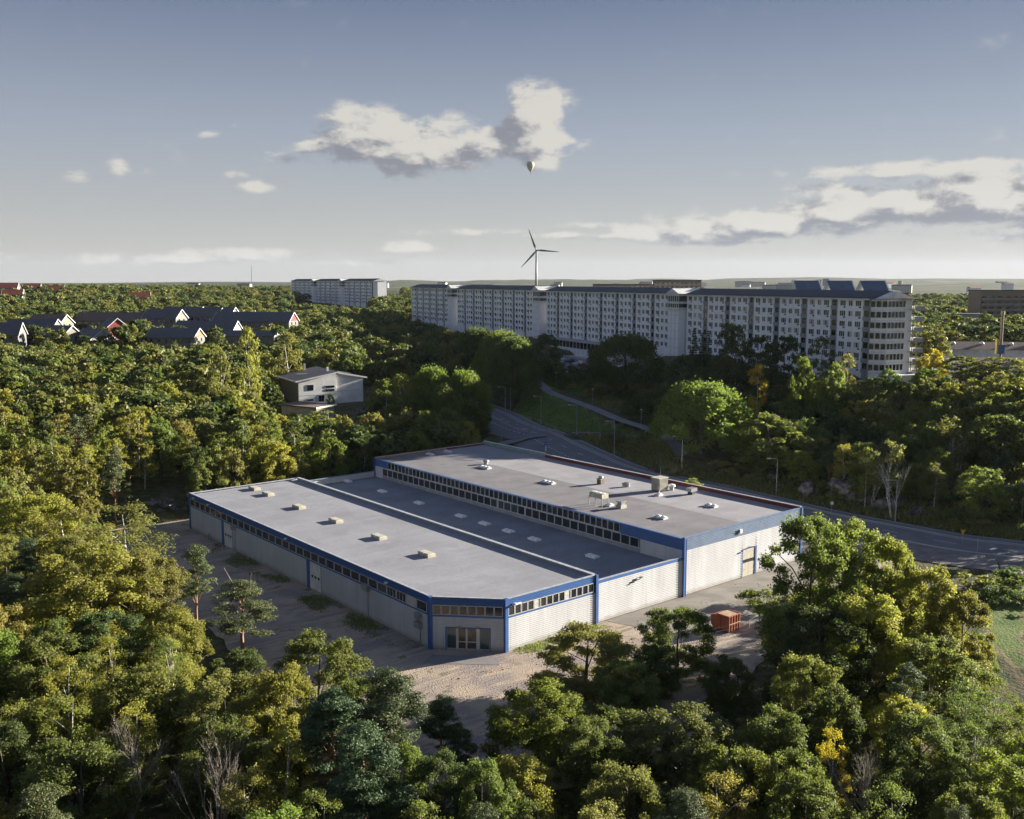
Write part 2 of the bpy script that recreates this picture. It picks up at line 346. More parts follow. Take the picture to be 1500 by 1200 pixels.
def spline(pts, step=2.0):
    """Catmull-Rom through (x, y, z) points, evenly sampled"""
    P = [np.array(p, float) for p in pts]; P = [2 * P[0] - P[1]] + P + [2 * P[-1] - P[-2]]; o = []
    for i in range(1, len(P) - 2):
        n = max(2, int(np.linalg.norm(P[i + 1] - P[i]) / step))
        for k in range(n):
            t = k / n; o.append(.5 * (2 * P[i] + (P[i + 1] - P[i - 1]) * t + (2 * P[i - 1] - 5 * P[i] + 4 * P[i + 1] - P[i + 2]) * t * t + (3 * P[i] - P[i - 1] - 3 * P[i + 1] + P[i + 2]) * t ** 3))
    o.append(P[-2]); return np.array(o)
def offset(line, d):
    t = np.gradient(line[:, :2], axis=0); t /= np.linalg.norm(t, axis=1)[:, None]
    o = line.copy(); o[:, 0] += -t[:, 1] * d; o[:, 1] += t[:, 0] * d; return o
def pz(l): return [at(x, y, z) for x, y, z in l]
# far edge of the main road, from the right of the picture to the upper left
_e0 = at(1500, 793, 0); _ed = _e0 - at(1327, 767, 0); _ed = _ed / np.linalg.norm(_ed)
far_edge = spline([_e0 + _ed * 45, _e0 + _ed * 22] + pz([(1500,793,0),(1420,784,0),(1327,767,0),(1223,747,0),(1095,717,.4),(1004,699,1.1),(940,683,1.8),(903,668,2.4),(860,649,3.3),(833,636,4),(793,623,5),(753,604,5.9),(724,593,6.8),(690,580,7.8),(640,566,9)]), 2)
side_c = spline(pz([(792,636,4.2),(775,638,4.2),(757,641,4.1),(742,646,3.9),(715,652,3.3),(660,657,2.6),(600,658,2.1),(548,656,2),(500,651,2.4),(440,644,3.2)]), 2)
path_c = spline(pz([(783,551,12.4),(790,561,11.7),(806.7,574.7,10.8),(838.7,586.7,10),(870.7,598.7,9.2),(908,614.7,8.2),(940,625,7.4),(966.7,636,6.6),(985,648,6.2),(1000,668,4.5)]), 2)
path2_c = spline(pz([(838,634,4.2),(862,634,4.6),(885,634,5),(930,640,5.4),(975,646,5.9)]), 2)
access_c = spline(pz([(770,552,12.2),(783,550,12.3),(815,546.5,12.5),(850,541,12.8),(880,536,13),(905,532,13.2)]), 2)
hill_path = spline(pz([(1415,704,6),(1440,707,6),(1470,711,6),(1500,716,6)]), 2)
PARK = [(12,352),(40,356),(44,392),(8,392)]
_fpx = proj(far_edge[:, 0], far_edge[:, 1], far_edge[:, 2])[0]; bay = far_edge[(_fpx > 1275)]
jn = far_edge[(_fpx > 738) & (_fpx < 905)]
ROADS = [(side_c, 6.5), (offset(bay, 17), 5.5), (offset(jn, 15), 6.5), (offset(far_edge, 6.0), 7.0), (path_c, 2.2), (path2_c, 1.3), (access_c, 2.6), (hill_path, 1.3)]
def ground(x, y):
    x = np.asarray(x, float); y = np.asarray(y, float); sh = x.shape; x = x.ravel(); y = y.ravel()
    r = np.hypot(x, y)
    xc = np.clip(x, -900, 900); yc = np.clip(y, -100, 1500)
    z = rbf(xc, yc) + .5 * vnoise(x, y, 11, 1) * sstep((r - 60) / 80) + vnoise(x, y, 60, 4) * sstep((r - 350) / 300)
    far = sstep((r - 1300) / 900); az = np.arctan2(x, np.maximum(y, 1))
    base = 19 + 5 * vnoise(x, y, 330, 2)
    ridge = (27 * sstep((az + .45) / .75) + 17 + 7 * vnoise(az * 1000, az * 0 + 3, 38, 1) + 3.5 * vnoise(az * 1000, az * 0, 11, 6)) * np.exp(-((r - 6500) / 1700) ** 2) \
          + (14 * sstep((az - .1) / .35) + 4 * vnoise(az * 1000, r * .1, 45, 3)) * np.exp(-((r - 3600) / 700) ** 2)
    z = z * (1 - far) + (base + ridge) * far
    yd = sstep(poly_dist(x, y, YARD) / 13); z = -.12 * (1 - yd) + z * yd
    pk = sstep(poly_dist(x, y, PARK) / 8); z = 13.0 * (1 - pk) + z * pk
    for c, hw in ROADS:
        near = (x > c[:, 0].min() - 25) & (x < c[:, 0].max() + 25) & (y > c[:, 1].min() - 25) & (y < c[:, 1].max() + 25)
        if near.any():
            xi = x[near]; yi = y[near]; best = np.full(xi.shape, 1e9); bz = np.zeros(xi.shape)
            for p in c:
                d = np.hypot(xi - p[0], yi - p[1]); k = d < best; best[k] = d[k]; bz[k] = p[2]
            ww = sstep((best - hw) / 6); z[near] = (bz - .10) * (1 - ww) + z[near] * ww
    return z.reshape(sh)
def axis_pts(a, b, step, lo, hi, g=1.13):
    c = list(np.arange(a, b + .01, step)); s = step
    l = []; x = a
    while x > lo: s *= g; x -= s; l.append(x)
    r = []; x = b; s = step
    while x < hi: s *= g; x += s; r.append(x)
    return np.array(l[::-1] + c + r)
gx = axis_pts(-130, 150, 2.2, -12000, 12000); gy = axis_pts(40, 400, 2.4, -2500, 13000)
GX, GY = np.meshgrid(gx, gy); GZ = ground(GX, GY)
def lookup(x, y):
    x = np.asarray(x, float); y = np.asarray(y, float)
    i = np.clip(np.searchsorted(gx, x) - 1, 0, len(gx) - 2); j = np.clip(np.searchsorted(gy, y) - 1, 0, len(gy) - 2)
    fx = (x - gx[i]) / (gx[i + 1] - gx[i]); fy = (y - gy[j]) / (gy[j + 1] - gy[j])
    return GZ[j, i] * (1 - fx) * (1 - fy) + GZ[j, i + 1] * fx * (1 - fy) + GZ[j + 1, i] * (1 - fx) * fy + GZ[j + 1, i + 1] * fx * fy
def gz(x, y): return float(lookup(x, y))
nx, ny = len(gx), len(gy); idx = np.arange(nx * ny).reshape(ny, nx)
tf = np.stack([idx[:-1, :-1], idx[:-1, 1:], idx[1:, 1:], idx[1:, :-1]], -1).reshape(-1, 4)
# what grows on it: 0 = woodland litter, 1 = mown grass, .5 = rough grass
GRASS_PX = [[(752,606),(778,560),(800,575),(838,592),(905,622),(960,645),(905,640),(850,632),(833,634)], [(780,549),(860,545),(850,560),(860,580),(815,572)]]
RGH_PX = [[(845,640),(900,640),(985,652),(1010,700),(940,680),(860,648)], [(850,560),(960,560),(1000,640),(940,618),(870,592)], [(1430,850),(1500,840),(1500,990),(1440,940)], [(545,640),(720,640),(700,652),(545,648)],
          [(1010,690),(1100,705),(1327,757),(1500,782),(1500,790),(1223,745),(1004,698)], [(545,560),(640,560),(600,640),(530,620)]]
def in_poly(px, py, poly): return poly_dist(px, py, poly) == 0
PX, PY = proj(GX, np.maximum(GY, 1), GZ)
cover = np.zeros(GX.shape)
okm = (GY > 20) & (GY < 520)
for pl in GRASS_PX: cover[in_poly(PX, PY, pl) & okm] = 1
for pl in RGH_PX: cover[in_poly(PX, PY, pl) & okm & (cover == 0)] = .5
cover[in_poly(PX, PY, RGH_PX[2]) & okm] = 1
tm = D.materials.new('woodland_ground'); tm.use_nodes = True; t = NT(tm.node_tree); b = tm.node_tree.nodes['Principled BSDF']; b.inputs['Roughness'].default_value = .95; b.inputs['Specular IOR Level'].default_value = .15
tc = t.node('ShaderNodeTexCoord').outputs['Object']; cv = t.node('ShaderNodeAttribute', attribute_name='cover').outputs['Fac']
lit_ = t.mix(t.smooth(t.noise(tc, .5, 8), .4, .6), (.045, .06, .022, 1), (.11, .09, .052, 1))
mown = t.mix(t.smooth(t.noise(tc, .35, 8), .35, .65), (.075, .125, .03, 1), (.13, .165, .045, 1))
rough = t.mix(t.smooth(t.noise(tc, .3, 9), .4, .6), (.09, .11, .04, 1), (.20, .17, .085, 1))
nn = t.math('MULTIPLY', t.math('SUBTRACT', t.noise(tc, .8, 4), .5), .3)
cvn = t.math('ADD', cv, nn)
c1 = t.mix(t.smooth(cvn, .2, .4), lit_, rough); c2 = t.mix(t.smooth(cvn, .65, .85), c1, mown)
dist = t.node('ShaderNodeVectorMath', operation='LENGTH'); t.put(dist.inputs[0], tc)
farc = t.mix(t.smooth(t.noise(tc, .010, 9), .42, .6), (.035, .05, .02, 1), (.07, .075, .035, 1))
farc = t.mix(t.smooth(t.noise(tc, .0035, 6), .6, .68), farc, (.15, .14, .09, 1))
c3 = t.mix(t.smooth(dist.outputs['Value'], 900, 1500), c2, farc)
t.put(b.inputs['Base Color'], c3)
bn = t.node('ShaderNodeBump'); t.put(bn.inputs['Height'], t.noise(tc, 2.5, 6)); bn.inputs['Strength'].default_value = .6; bn.inputs['Distance'].default_value = .4; t.put(b.inputs['Normal'], bn.outputs[0])
me = np_mesh('ground', np.stack([GX, GY, GZ], -1).reshape(-1, 3), tf, tm, smooth=True)
ca = me.attributes.new('cover', 'FLOAT', 'POINT'); ca.data.foreach_set('value', cover.ravel().astype(np.float32))
tag(link('ground', me), kind='structure')

# ------------------------------------------------------------------ yard sheets
def sheet(name, poly, z, m, kind='structure', jag=0, step=2.0):
    pts = []
    n = len(poly)
    for i in range(n):
        a = np.array(poly[i]); c = np.array(poly[(i + 1) % n]); k = max(1, int(np.linalg.norm(c - a) / step))
        for j in range(k):
            p = a + (c - a) * j / k; pts.append((p[0] + random.uniform(-jag, jag), p[1] + random.uniform(-jag, jag)))
    mb = MB(); mb.add([(p[0], p[1], z) for p in pts], [tuple(range(len(pts)))]); return tag(mb.build(name, m), kind=kind)
gm = D.materials.new('gravel'); gm.use_nodes = True; t = NT(gm.node_tree); b = gm.node_tree.nodes['Principled BSDF']; b.inputs['Roughness'].default_value = .95; b.inputs['Specular IOR Level'].default_value = .2
tc = t.node('ShaderNodeTexCoord').outputs['Object']
rot = t.node('ShaderNodeVectorRotate'); t.put(rot.inputs['Vector'], tc); rot.inputs['Angle'].default_value = R(-38)
st = t.vmath('MULTIPLY', rot.outputs[0], (.14, 1.1, 1))
n1 = t.noise(tc, .16, 10, .6); n2 = t.noise(st, .8, 6, .6, .8); n3 = t.noise(tc, 3.5, 6)
c = t.mix(t.smooth(n1, .38, .62), (.225, .19, .18, 1), (.37, .295, .225, 1))
c = t.mix(t.smooth(n2, .5, .66), c, (.42, .335, .235, 1)); c = t.mix(t.smooth(n2, .42, .3), c, (.18, .15, .14, 1))
c = t.mix(t.math('MULTIPLY', t.smooth(n3, .45, .7), .5), c, (.36, .32, .28, 1))
c = t.mix(t.math('MULTIPLY', t.smooth(t.noise(tc, .35, 8), .58, .7), .8), c, (.10, .105, .05, 1))
t.put(b.inputs['Base Color'], c)
bn = t.node('ShaderNodeBump'); t.put(bn.inputs['Height'], t.math('ADD', t.noise(tc, 5, 6), t.math('MULTIPLY', n2, 1.5))); bn.inputs['Strength'].default_value = .9; bn.inputs['Distance'].default_value = .12; t.put(b.inputs['Normal'], bn.outputs[0])
sheet('gravel_yard', YARD, .0, gm, jag=.5)
M_yardasph = mat('worn_yard_asphalt', (.235, .215, .185), .85, col2=(.15, .135, .115), scale=.3, detail=10, fine=.1, fscale=7, stretch=(.6, 1, 1), bump=.2, bscale=2)
sheet('asphalt_yard', [UV(*p) for p in [(17, -.0), (63, -.0), (63, 20), (76, 20), (77, -6), (58, -12), (40, -12), (28, -14), (20, -9)]], .02, M_yardasph, jag=.25)
sheet('concrete_apron', [UV(*p) for p in [(-7.4, 5.2), (-2.0, -.6), (-3.2, -2.6), (-10, 3.6)]], .025, M_asph2, jag=.1)
# ------------------------------------------------------------------ roads
def ribbon(name, line, o0, o1, lift, m, kind='structure', parent=None, th=0):
    a = offset(line, o0); c = offset(line, o1); n = len(line)
    vs = [(p[0], p[1], p[2] + lift) for p in a] + [(p[0], p[1], p[2] + lift) for p in c]
    mb = MB(); mb.add(vs, [(i, i + 1, n + i + 1, n + i) for i in range(n - 1)])
    if th:
        for s in (0, n): mb.add([(v[0], v[1], v[2] - th * k) for k in (0, 1) for v in vs[s:s + n]], [(i, i + 1, n + i + 1, n + i) for i in range(n - 1)])
    o = mb.build(name, m, parent)
    if not parent: tag(o, kind=kind)
    return o
ribbon('main_road', far_edge, 3.0, 12.0, .0, M_asph)
ribbon('cycle_path', far_edge, .0, 2.7, .02, M_asph)
ribbon('kerb', far_edge, 2.7, 3.05, .10, M_kerb, th=.12)
ribbon('kerb', far_edge[_fpx > 905], 12.0, 12.25, .10, M_kerb, th=.12)
ribbon('junction', far_edge[(_fpx > 738) & (_fpx < 905)], 11.9, 19, .004, M_asph)
ribbon('gravel_bay', bay, 12.4, 22, .01, mat('bay_gravel', (.20, .18, .175), .95, col2=(.12, .11, .105), scale=.5, detail=10, fine=.15, fscale=5))
def dashes(name, line, o, wd, lift, on, off, start=0, end=1e9, phase=0):
    s = np.r_[0, np.cumsum(np.linalg.norm(np.diff(line[:, :2], axis=0), axis=1))]; mb = MB(); p = start + phase
    c = offset(line, o - wd / 2); e = offset(line, o + wd / 2)
    while p < min(end, s[-1] - on):
        q = np.linspace(p, p + on, 3 if on < 8 else int(on / 3)); L = [np.interp(q, s, c[:, k]) for k in range(3)]; Rr = [np.interp(q, s, e[:, k]) for k in range(3)]
        n = len(q); mb.add([(L[0][i], L[1][i], L[2][i] + lift) for i in range(n)] + [(Rr[0][i], Rr[1][i], Rr[2][i] + lift) for i in range(n)], [(i, i + 1, n + i + 1, n + i) for i in range(n - 1)]); p += on + off
    return tag(mb.build(name, M_line), kind='structure')
dashes('cycle_path_edge_line', far_edge, .35, .12, .026, 6, 0)
dashes('edge_line', far_edge, 3.7, .18, .006, 6, 0)
dashes('lane_dashes', far_edge, 7.6, .16, .006, 3, 6)
dashes('solid_line', far_edge, 8.6, .14, .0065, 6, 0, 170, 240)
dashes('near_edge_line', far_edge[_fpx > 905], 11.6, .16, .006, 6, 0)
dashes('give_way_marks', far_edge[(_fpx > 738) & (_fpx < 905)], 11.6, .35, .008, .5, 1.0)
dashes('crossing_marks', far_edge, 10.2, .5, .007, .6, 1.2, 62, 84)
ribbon('side_road', side_c, -3.4, 3.4, .008, M_asph2)
ribbon('side_footway', side_c[14:], 3.6, 5.6, .03, M_asph)
ribbon('kerb', side_c[14:], 3.38, 3.62, .10, M_line, th=.12)
dashes('side_road_line', side_c, 0, .12, .014, 2, 4, 26)
ribbon('footpath', path_c, -1.7, 1.7, .0, M_asph2)
ribbon('footpath', path2_c, -.9, .9, .0, M_asph2)
ribbon('footpath', hill_path, -.9, .9, .0, M_asph2)
M_sand = mat('sandy_concrete', (.42, .37, .30), .85, scale=.5)
ribbon('access_road', access_c, -2.2, 2.2, .01, M_sand)
sheet('parking_lot', PARK, 13.03, M_asph2)
# two traffic islands in the junction
def island(pts, z):
    mb = MB(); mb.poly(pts, z, z + .14, 0); c = np.mean(pts, 0); inner = [tuple(c + (np.array(p) - c) * .8) for p in pts]; mb.poly(inner, z + .14, z + .17, 1)
    return mb
def strip_poly(line, s0, s1, o0, o1):
    s = np.r_[0, np.cumsum(np.linalg.norm(np.diff(line[:, :2], axis=0), axis=1))]; q = np.linspace(s0, s1, 5)
    def P(o, qq): c = offset(line, o); return [(float(np.interp(k, s, c[:, 0])), float(np.interp(k, s, c[:, 1])), float(np.interp(k, s, c[:, 2]))) for k in qq]
    return P(o0, q) + P(o1, q[::-1])
_s = np.r_[0, np.cumsum(np.linalg.norm(np.diff(far_edge[:, :2], axis=0), axis=1))]
def s_at(px): # distance along the far edge where it passes a photo column
    c, _ = proj(far_edge[:, 0], far_edge[:, 1], far_edge[:, 2]); return float(np.interp(-px, -c, _s))
for a0, a1, nm in ((s_at(802), s_at(778), 'long dark traffic island beside the keep-right sign'), (s_at(772), s_at(752), 'smaller dark traffic island before the side road')):
    p = strip_poly(far_edge, a0, a1, 6.6, 8.2); zz = np.mean([q[2] for q in p])
    mb = island([(q[0], q[1]) for q in p], 0)
    mb.v = [(v[0], v[1], v[2] + float(np.interp(v[1], sorted([q[1] for q in p]), [q[2] for q in sorted(p, key=lambda q: q[1])]))) for v in mb.v]
    tag(mb.build('traffic_island', [M_kerb, M_asph]), nm, 'traffic island', 'kerbed islands in the road junction')
# ------------------------------------------------------------------ the warehouse
WH = empty('warehouse', (ORG[0], ORG[1], 0), R(39.8), 'sprawling grey and blue corrugated warehouse with three flat roofs in the clearing', 'warehouse')
ZA, ZM, ZB = 6.7, 5.85, 8.6
def corr(mb, p0, p1, z0, z1, pitch=.25, dep=.10, mi=0):
    """horizontally ribbed sheet between two plan points, outward to the right of p0->p1"""
    p0 = np.array(p0, float); p1 = np.array(p1, float); d = (p1 - p0) / np.linalg.norm(p1 - p0); nrm = np.array([d[1], -d[0]])
    n = max(2, int(round((z1 - z0) / pitch))); h = (z1 - z0) / n; pr = []
    for i in range(n):
        z = z0 + i * h; pr += [(0, z), (dep, z + h * .12), (dep, z + h * .52), (0, z + h * .62)]
    pr.append((0, z1)); vs = []
    for q, z in pr:
        for p in (p0, p1): vs.append((p[0] + nrm[0] * q, p[1] + nrm[1] * q, z))
    mb.add(vs, [(2 * i, 2 * i + 1, 2 * i + 3, 2 * i + 2) for i in range(len(pr) - 1)], mi)
def wall_panel(mb, p0, p1, z0, z1, t0, t1, mi=0):
    """a flat box standing out from the wall line p0->p1 between t0 and t1 outward"""
    p0 = np.array(p0, float); p1 = np.array(p1, float); d = (p1 - p0) / np.linalg.norm(p1 - p0); nrm = np.array([d[1], -d[0]])
    q = [p0 + nrm * t0, p1 + nrm * t0, p1 + nrm * t1, p0 + nrm * t1]; mb.poly([tuple(x) for x in q], z0, z1, mi)
def seg(p0, p1, a, b): p0 = np.array(p0, float); p1 = np.array(p1, float); return tuple(p0 + (p1 - p0) * a), tuple(p0 + (p1 - p0) * b)
def along(p0, p1, s): p0 = np.array(p0, float); p1 = np.array(p1, float); return tuple(p0 + (p1 - p0) / np.linalg.norm(p1 - p0) * s)
uA, uM, uB, uE, vE = -6.5, 15.4, 33.0, 62.0, 83.0
c0, c1, c2, c3 = (uA, vE), (uA, 6.7), (0., 0.), (uM, 0.)
def inset(p0, p1, t): p0 = np.array(p0, float); p1 = np.array(p1, float); d = (p1 - p0) / np.linalg.norm(p1 - p0); n = np.array([-d[1], d[0]]) * t; return tuple(p0 + n), tuple(p1 + n)
# solid bodies just inside the cladding
mb = MB(); mb.poly([(uA + .25, vE - .25), (uA + .25, 6.85), (.12, .27), (uM, .27), (uM, vE - .25)], .0, 6.30); mb.build('roof_slab', M_roofA, WH)
mb = MB(); mb.poly([(uM + .01, .27), (uB - .02, .27), (uB - .02, vE - .25), (uM + .01, vE - .25)], .0, 4.6); mb.build('roof_slab', M_roofM, WH)
mb = MB(); mb.poly([(uB + .25, .27), (uB + 14.8, .27), (uB + 14.8, vE - .25), (uB + .25, vE - .25)], 0, 8.22); mb.build('roof_slab', M_roofB, WH)
mb = MB(); mb.poly([(uB + 14.81, .27), (uE - .25, .27), (uE - .25, vE - .25), (uB + 14.81, vE - .25)], 0, 8.225); mb.build('roof_slab', M_roofL, WH)
# roofing seams: faint raised laps on every roof
for (u0, u1, v0, v1, z, m_) in ((uA + 1, uM - 1.2, 7.2, vE - 1, 6.3, M_roofA), (uM + 1, uB - 1, 1, vE - 1, 4.6, M_roofM), (uB + 1, uB + 14.6, 1, vE - 1, 8.22, M_roofB), (uB + 15.1, uE - 1, 1, vE - 1, 8.225, M_roofL)):
    mb = MB(); v = v0 + 4
    while v < v1: mb.box(u0, u1, v, v + .12, z - .002, z + .012); v += 5.5
    mb.build('roof_seam', m_, WH)
# cladding
wins = []     # (p0, p1, a, b, z0, z1, material)
def wall(name, p0, p1, z0, z1, m_, pitch=.25, **k): mb = MB(); corr(mb, p0, p1, z0, z1, pitch, **k); return mb.build(name, m_, WH)
def strip(name, p0, p1, z0, z1, t0, t1, m_, parent=None): mb = MB(); wall_panel(mb, p0, p1, z0, z1, t0, t1); return mb.build(name, m_, parent or WH)
WALL_LONG = (c0, c1); WALL_CH = (c1, c2); WALL_F = (c2, c3)
def vat(px, py, z): x, y, _ = at(px, py, z); return to_uv(x, y)
doors_long = [(69.0, 3.4, .9), (38.4, 3.3, .9)]     # v of the door's far side, width, blue column before it
for (p0, p1) in (WALL_LONG, WALL_CH, WALL_F):
    L = math.dist(p0, p1)
    wall('fascia', p0, p1, 5.72, 6.66, M_blue, .235)
    strip('coping', p0, p1, 6.66, 6.72, -.28, .09, M_coping)
    strip('blue_rail', p0, p1, 4.22, 4.44, -.06, .075, M_bluetrim)
    strip('window_backing', p0, p1, 4.44, 5.72, -.28, -.20, M_darkframe)
    strip('plinth', p0, p1, .0, .16, -.1, .05, M_plinth)
cuts = []
for v, wd, col in doors_long: cuts.append((vE - v, vE - v + wd + col))
segs = []; a = 0
for s0, s1 in cuts: segs.append((a, s0)); a = s1
segs.append((a, math.dist(*WALL_LONG)))
for s0, s1 in segs: wall('wall', along(*WALL_LONG, s0), along(*WALL_LONG, s1), .16, 4.22, M_silver)
LCH = math.dist(*WALL_CH)
for a, b_, z0, z1 in ((0, .20, .16, 4.22), (.80, 1, .16, 4.22), (.20, .80, 2.95, 4.22)): wall('wall', *seg(*WALL_CH, a, b_), z0, z1, M_silver)
wall('wall', *WALL_F, .16, 4.22, M_silver)
wall('wall', (uM, 0), (uB, 0), .1, 5.42, M_silver); wall('wall', (uA, vE), (uA, vE), 0, .1, M_silver) if 0 else None
strip('coping', (uM, 0), (uB, 0), 5.42, 5.85, -.28, .07, M_bluetrim); strip('coping_cap', (uM, 0), (uB, 0), 5.85, 5.89, -.30, .10, M_coping)
dB0, dB1 = 46.6, 50.2
wall('wall', (uB, 0), (dB0, 0), .1, 6.7, M_silver); wall('wall', (dB1, 0), (uE, 0), .1, 6.7, M_silver); wall('wall', (dB0, 0), (dB1, 0), 4.5, 6.7, M_silver)
wall('fascia', (uB, 0), (uE, 0), 6.7, 8.6, mat('greyblue_cladding', (.17, .235, .34), .42, .1, scale=.6, amt=.8), .235)
strip('coping', (uB, 0), (uE, 0), 8.6, 8.68, -.30, .10, mat('blue_coping', (.22, .30, .45), .4, .2))
# hidden sides so that the place holds up from elsewhere
wall('wall', (uM, vE), (uA, vE), 0, 6.6, M_silver, .44); strip('coping', (uM, vE), (uA, vE), 6.6, 6.68, -.28, .08, M_coping)
wall('wall', (uB, vE), (uM, vE), 0, 5.7, M_silver, .44); strip('coping', (uB, vE), (uM, vE), 5.7, 5.82, -.28, .08, mat('blue_coping', (.22, .30, .45)))
wall('wall', (uE, vE), (uB, vE), 0, 8.5, M_blue, .44); wall('wall', (uE, 0), (uE, vE), 0, 8.6, M_silver, .44)
strip('coping', (uE, 0), (uE, 62), 8.82, 8.89, -.34, .10, M_coping); strip('coping', (uE, vE), (uB, vE), 8.62, 8.68, -.30, .08, M_coping)
# inner faces of the high roof's parapets
def battens(name, p0, p1, z0, z1, m_, t_in, pitch=.55):
    mb = MB(); L = math.dist(p0, p1); wall_panel(mb, p0, p1, z0, z1, -t_in, -t_in + .06)
    s = 0
    while s < L: a, b_ = along(p0, p1, s), along(p0, p1, s + .08); wall_panel(mb, a, b_, z0, z1, -t_in - .035, -t_in); s += pitch
    return mb.build(name, m_, WH)
battens('red_parapet', (uE, 0), (uE, 62), 8.225, 8.82, M_red, .34); battens('green_parapet', (uE, 62), (uE, vE), 8.225, 9.05, M_greenp, .34, 1.3)
strip('coping', (uE, 62), (uE, vE), 9.05, 9.1, -.34, .10, M_white)
battens('red_parapet', (uE, vE), (uE - 11, vE), 8.22, 8.62, M_red, .3); battens('ochre_parapet', (uE - 11, vE), (uB, vE), 8.22, 8.62, M_orange, .3, 1.2)
# raised parapet between low and middle roof
mb = MB(); mb.box(uM - .42, uM, .3, vE - .3, 4.7, 6.68); mb.build('parapet', M_aptdark, WH)
mb = MB(); mb.box(uM - .50, uM + .08, .25, vE - .2, 6.68, 6.78); mb.build('parapet_coping', M_coping, WH)
mb = MB(); mb.box(uM + .02, uM + .9, .5, vE - .5, 4.6, 4.66); mb.build('roof_gutter', M_coping, WH)
mb = MB(); mb.box(uA + .28, uA + .7, 7.2, vE - .5, 6.3, 6.42); mb.build('roof_edge_lap', M_roofA, WH)
# high building's side above the middle roof (faces -u)
HS = ((uB, vE), (uB, 0))          # runs towards the camera, outward is -u
def hs(v0, v1): return (uB, v0), (uB, v1)
wall('side_fascia', *hs(12.5, 0), 6.72, 8.34, M_blue, .24, dep=.03); wall('side_fascia', *hs(vE, 78), 6.9, 8.34, M_blue, .24, dep=.03)
wall('side_wall', *hs(8.3, 0), 4.6, 6.72, M_silver); wall('side_wall', *hs(vE, 80), 4.6, 6.9, M_silver)
strip('coping', *HS, 8.34, 8.42, -.3, .1, M_bluetrim)
strip('side_backing', *hs(80, 8.3), 4.7, 8.34, -.26, -.16, M_darkframe)
strip('sill', *hs(80, 8.3), 5.22, 5.30, -.1, .10, M_beige); strip('side_upstand', *hs(80, 8.3), 4.6, 5.22, -.1, .03, M_aptdark)
strip('transom', *hs(80, 12.5), 6.78, 6.90, -.15, .05, M_frame)
strip('beige_post', *hs(8.45, 8.2), 5.30, 6.78, -.1, .08, M_beige)
# corner posts
for (x, y, z1, r) in ((c1[0], c1[1], 6.74, .26), (c2[0], c2[1], 6.74, .24), (uM + .02, -.04, 6.74, .20), (uB + .02, -.04, 8.62, .22), (uA, vE, 6.7, .2), (uE, 0, 8.7, .2), (uB, vE, 8.5, .2)):
    mb = MB(); mb.poly([(x - r, y - r), (x + r, y - r), (x + r, y + r), (x - r, y + r)], .0, z1); mb.build('corner_post', M_bluetrim, WH)

def window_mesh(wd, ht, glass, fr=.06, dep=.09, split=None, frm=None):
    """outward = -y, x from 0 to wd"""
    f = MB(); f.box(0, fr, -dep, 0, 0, ht); f.box(wd - fr, wd, -dep, 0, 0, ht); f.box(fr, wd - fr, -dep, 0, 0, fr); f.box(fr, wd - fr, -dep, 0, ht - fr, ht)
    if split:
        for s in range(1, split): x = wd * s / split; f.box(x - fr * .4, x + fr * .4, -dep * .9, 0, fr, ht - fr)
    g = MB(); g.box(fr, wd - fr, -dep * .45, -dep * .3, fr, ht - fr)
    return f.mesh('window', frm or M_frame), g.mesh('pane', glass)
_wm = {}
def put_window(p0, p1, s0, wd, z0, ht, glass=None, out_=0.02, parent=None, frm=None, name='window', split=None, fr=.06, inset_=0):
    glass = glass or M_glass; key = (round(wd, 2), round(ht, 2), glass.name, (frm or M_frame).name, split, fr)
    if key not in _wm: _wm[key] = window_mesh(wd, ht, glass, frm=frm, split=split, fr=fr)
    a = np.array(along(p0, p1, s0)); d = np.array(p1) - np.array(p0); ang = math.atan2(d[1], d[0]); n = np.array([math.sin(ang), -math.cos(ang)])
    a = a + n * (out_ - inset_)
    f = link(name, _wm[key][0], parent or WH, (a[0], a[1], z0), ang); link('pane', _wm[key][1], f, (0, 0, 0)); return f
L = math.dist(*WALL_LONG); n = 33; pw = (L - .9) / n
for i in range(n):
    s = .35 + i * pw; gl = M_glassb if i < 4 else (M_glassg if i in (28,) else M_glass)  # first panes have brown reflections painted into their glass
    if i in (29, 30): put_window(*WALL_LONG, s, pw - .16, 4.47, 1.22, gl, split=3)
    elif i == 31: put_window(*WALL_LONG, s, pw - .16, 4.47, 1.22, M_curtain, split=2)
    else: put_window(*WALL_LONG, s, pw - .10, 4.47, 1.22, gl)
for i in range(8): put_window(*WALL_CH, .32 + i * (LCH - .64) / 8, (LCH - .64) / 8 - .06, 4.47, 1.22, M_glassb if i in (0, 1, 4, 5) else M_glass)
s = .35; LF = uM
for k in range(14):
    gl = M_curtain if k in (4, 9) else M_glass; put_window(*WALL_F, s, (LF - .8) / 14 - .07, 4.47, 1.22, gl); s += (LF - .8) / 14
# side windows of the high part
n = 51
for i in range(n): w_ = (78 - 12.6) / n; put_window((uB, 78), (uB, 12.5), .02 + i * w_, w_ - .05, 6.90, 1.42, M_glass, name='upper_window', out_=.02)
n = 38
for i in range(n):
    w_ = (80 - 8.6) / n; gl = M_glassg if 19 <= i <= 22 else M_glass
    put_window((uB, 80), (uB, 8.5), .02 + i * w_, w_ - .07, 5.30, 1.46, gl, name='lower_window', out_=.02)
for v in (42.2, 34.8): strip('beige_post', *hs(v + .15, v - .15), 5.30, 6.78, -.1, .08, M_beige)
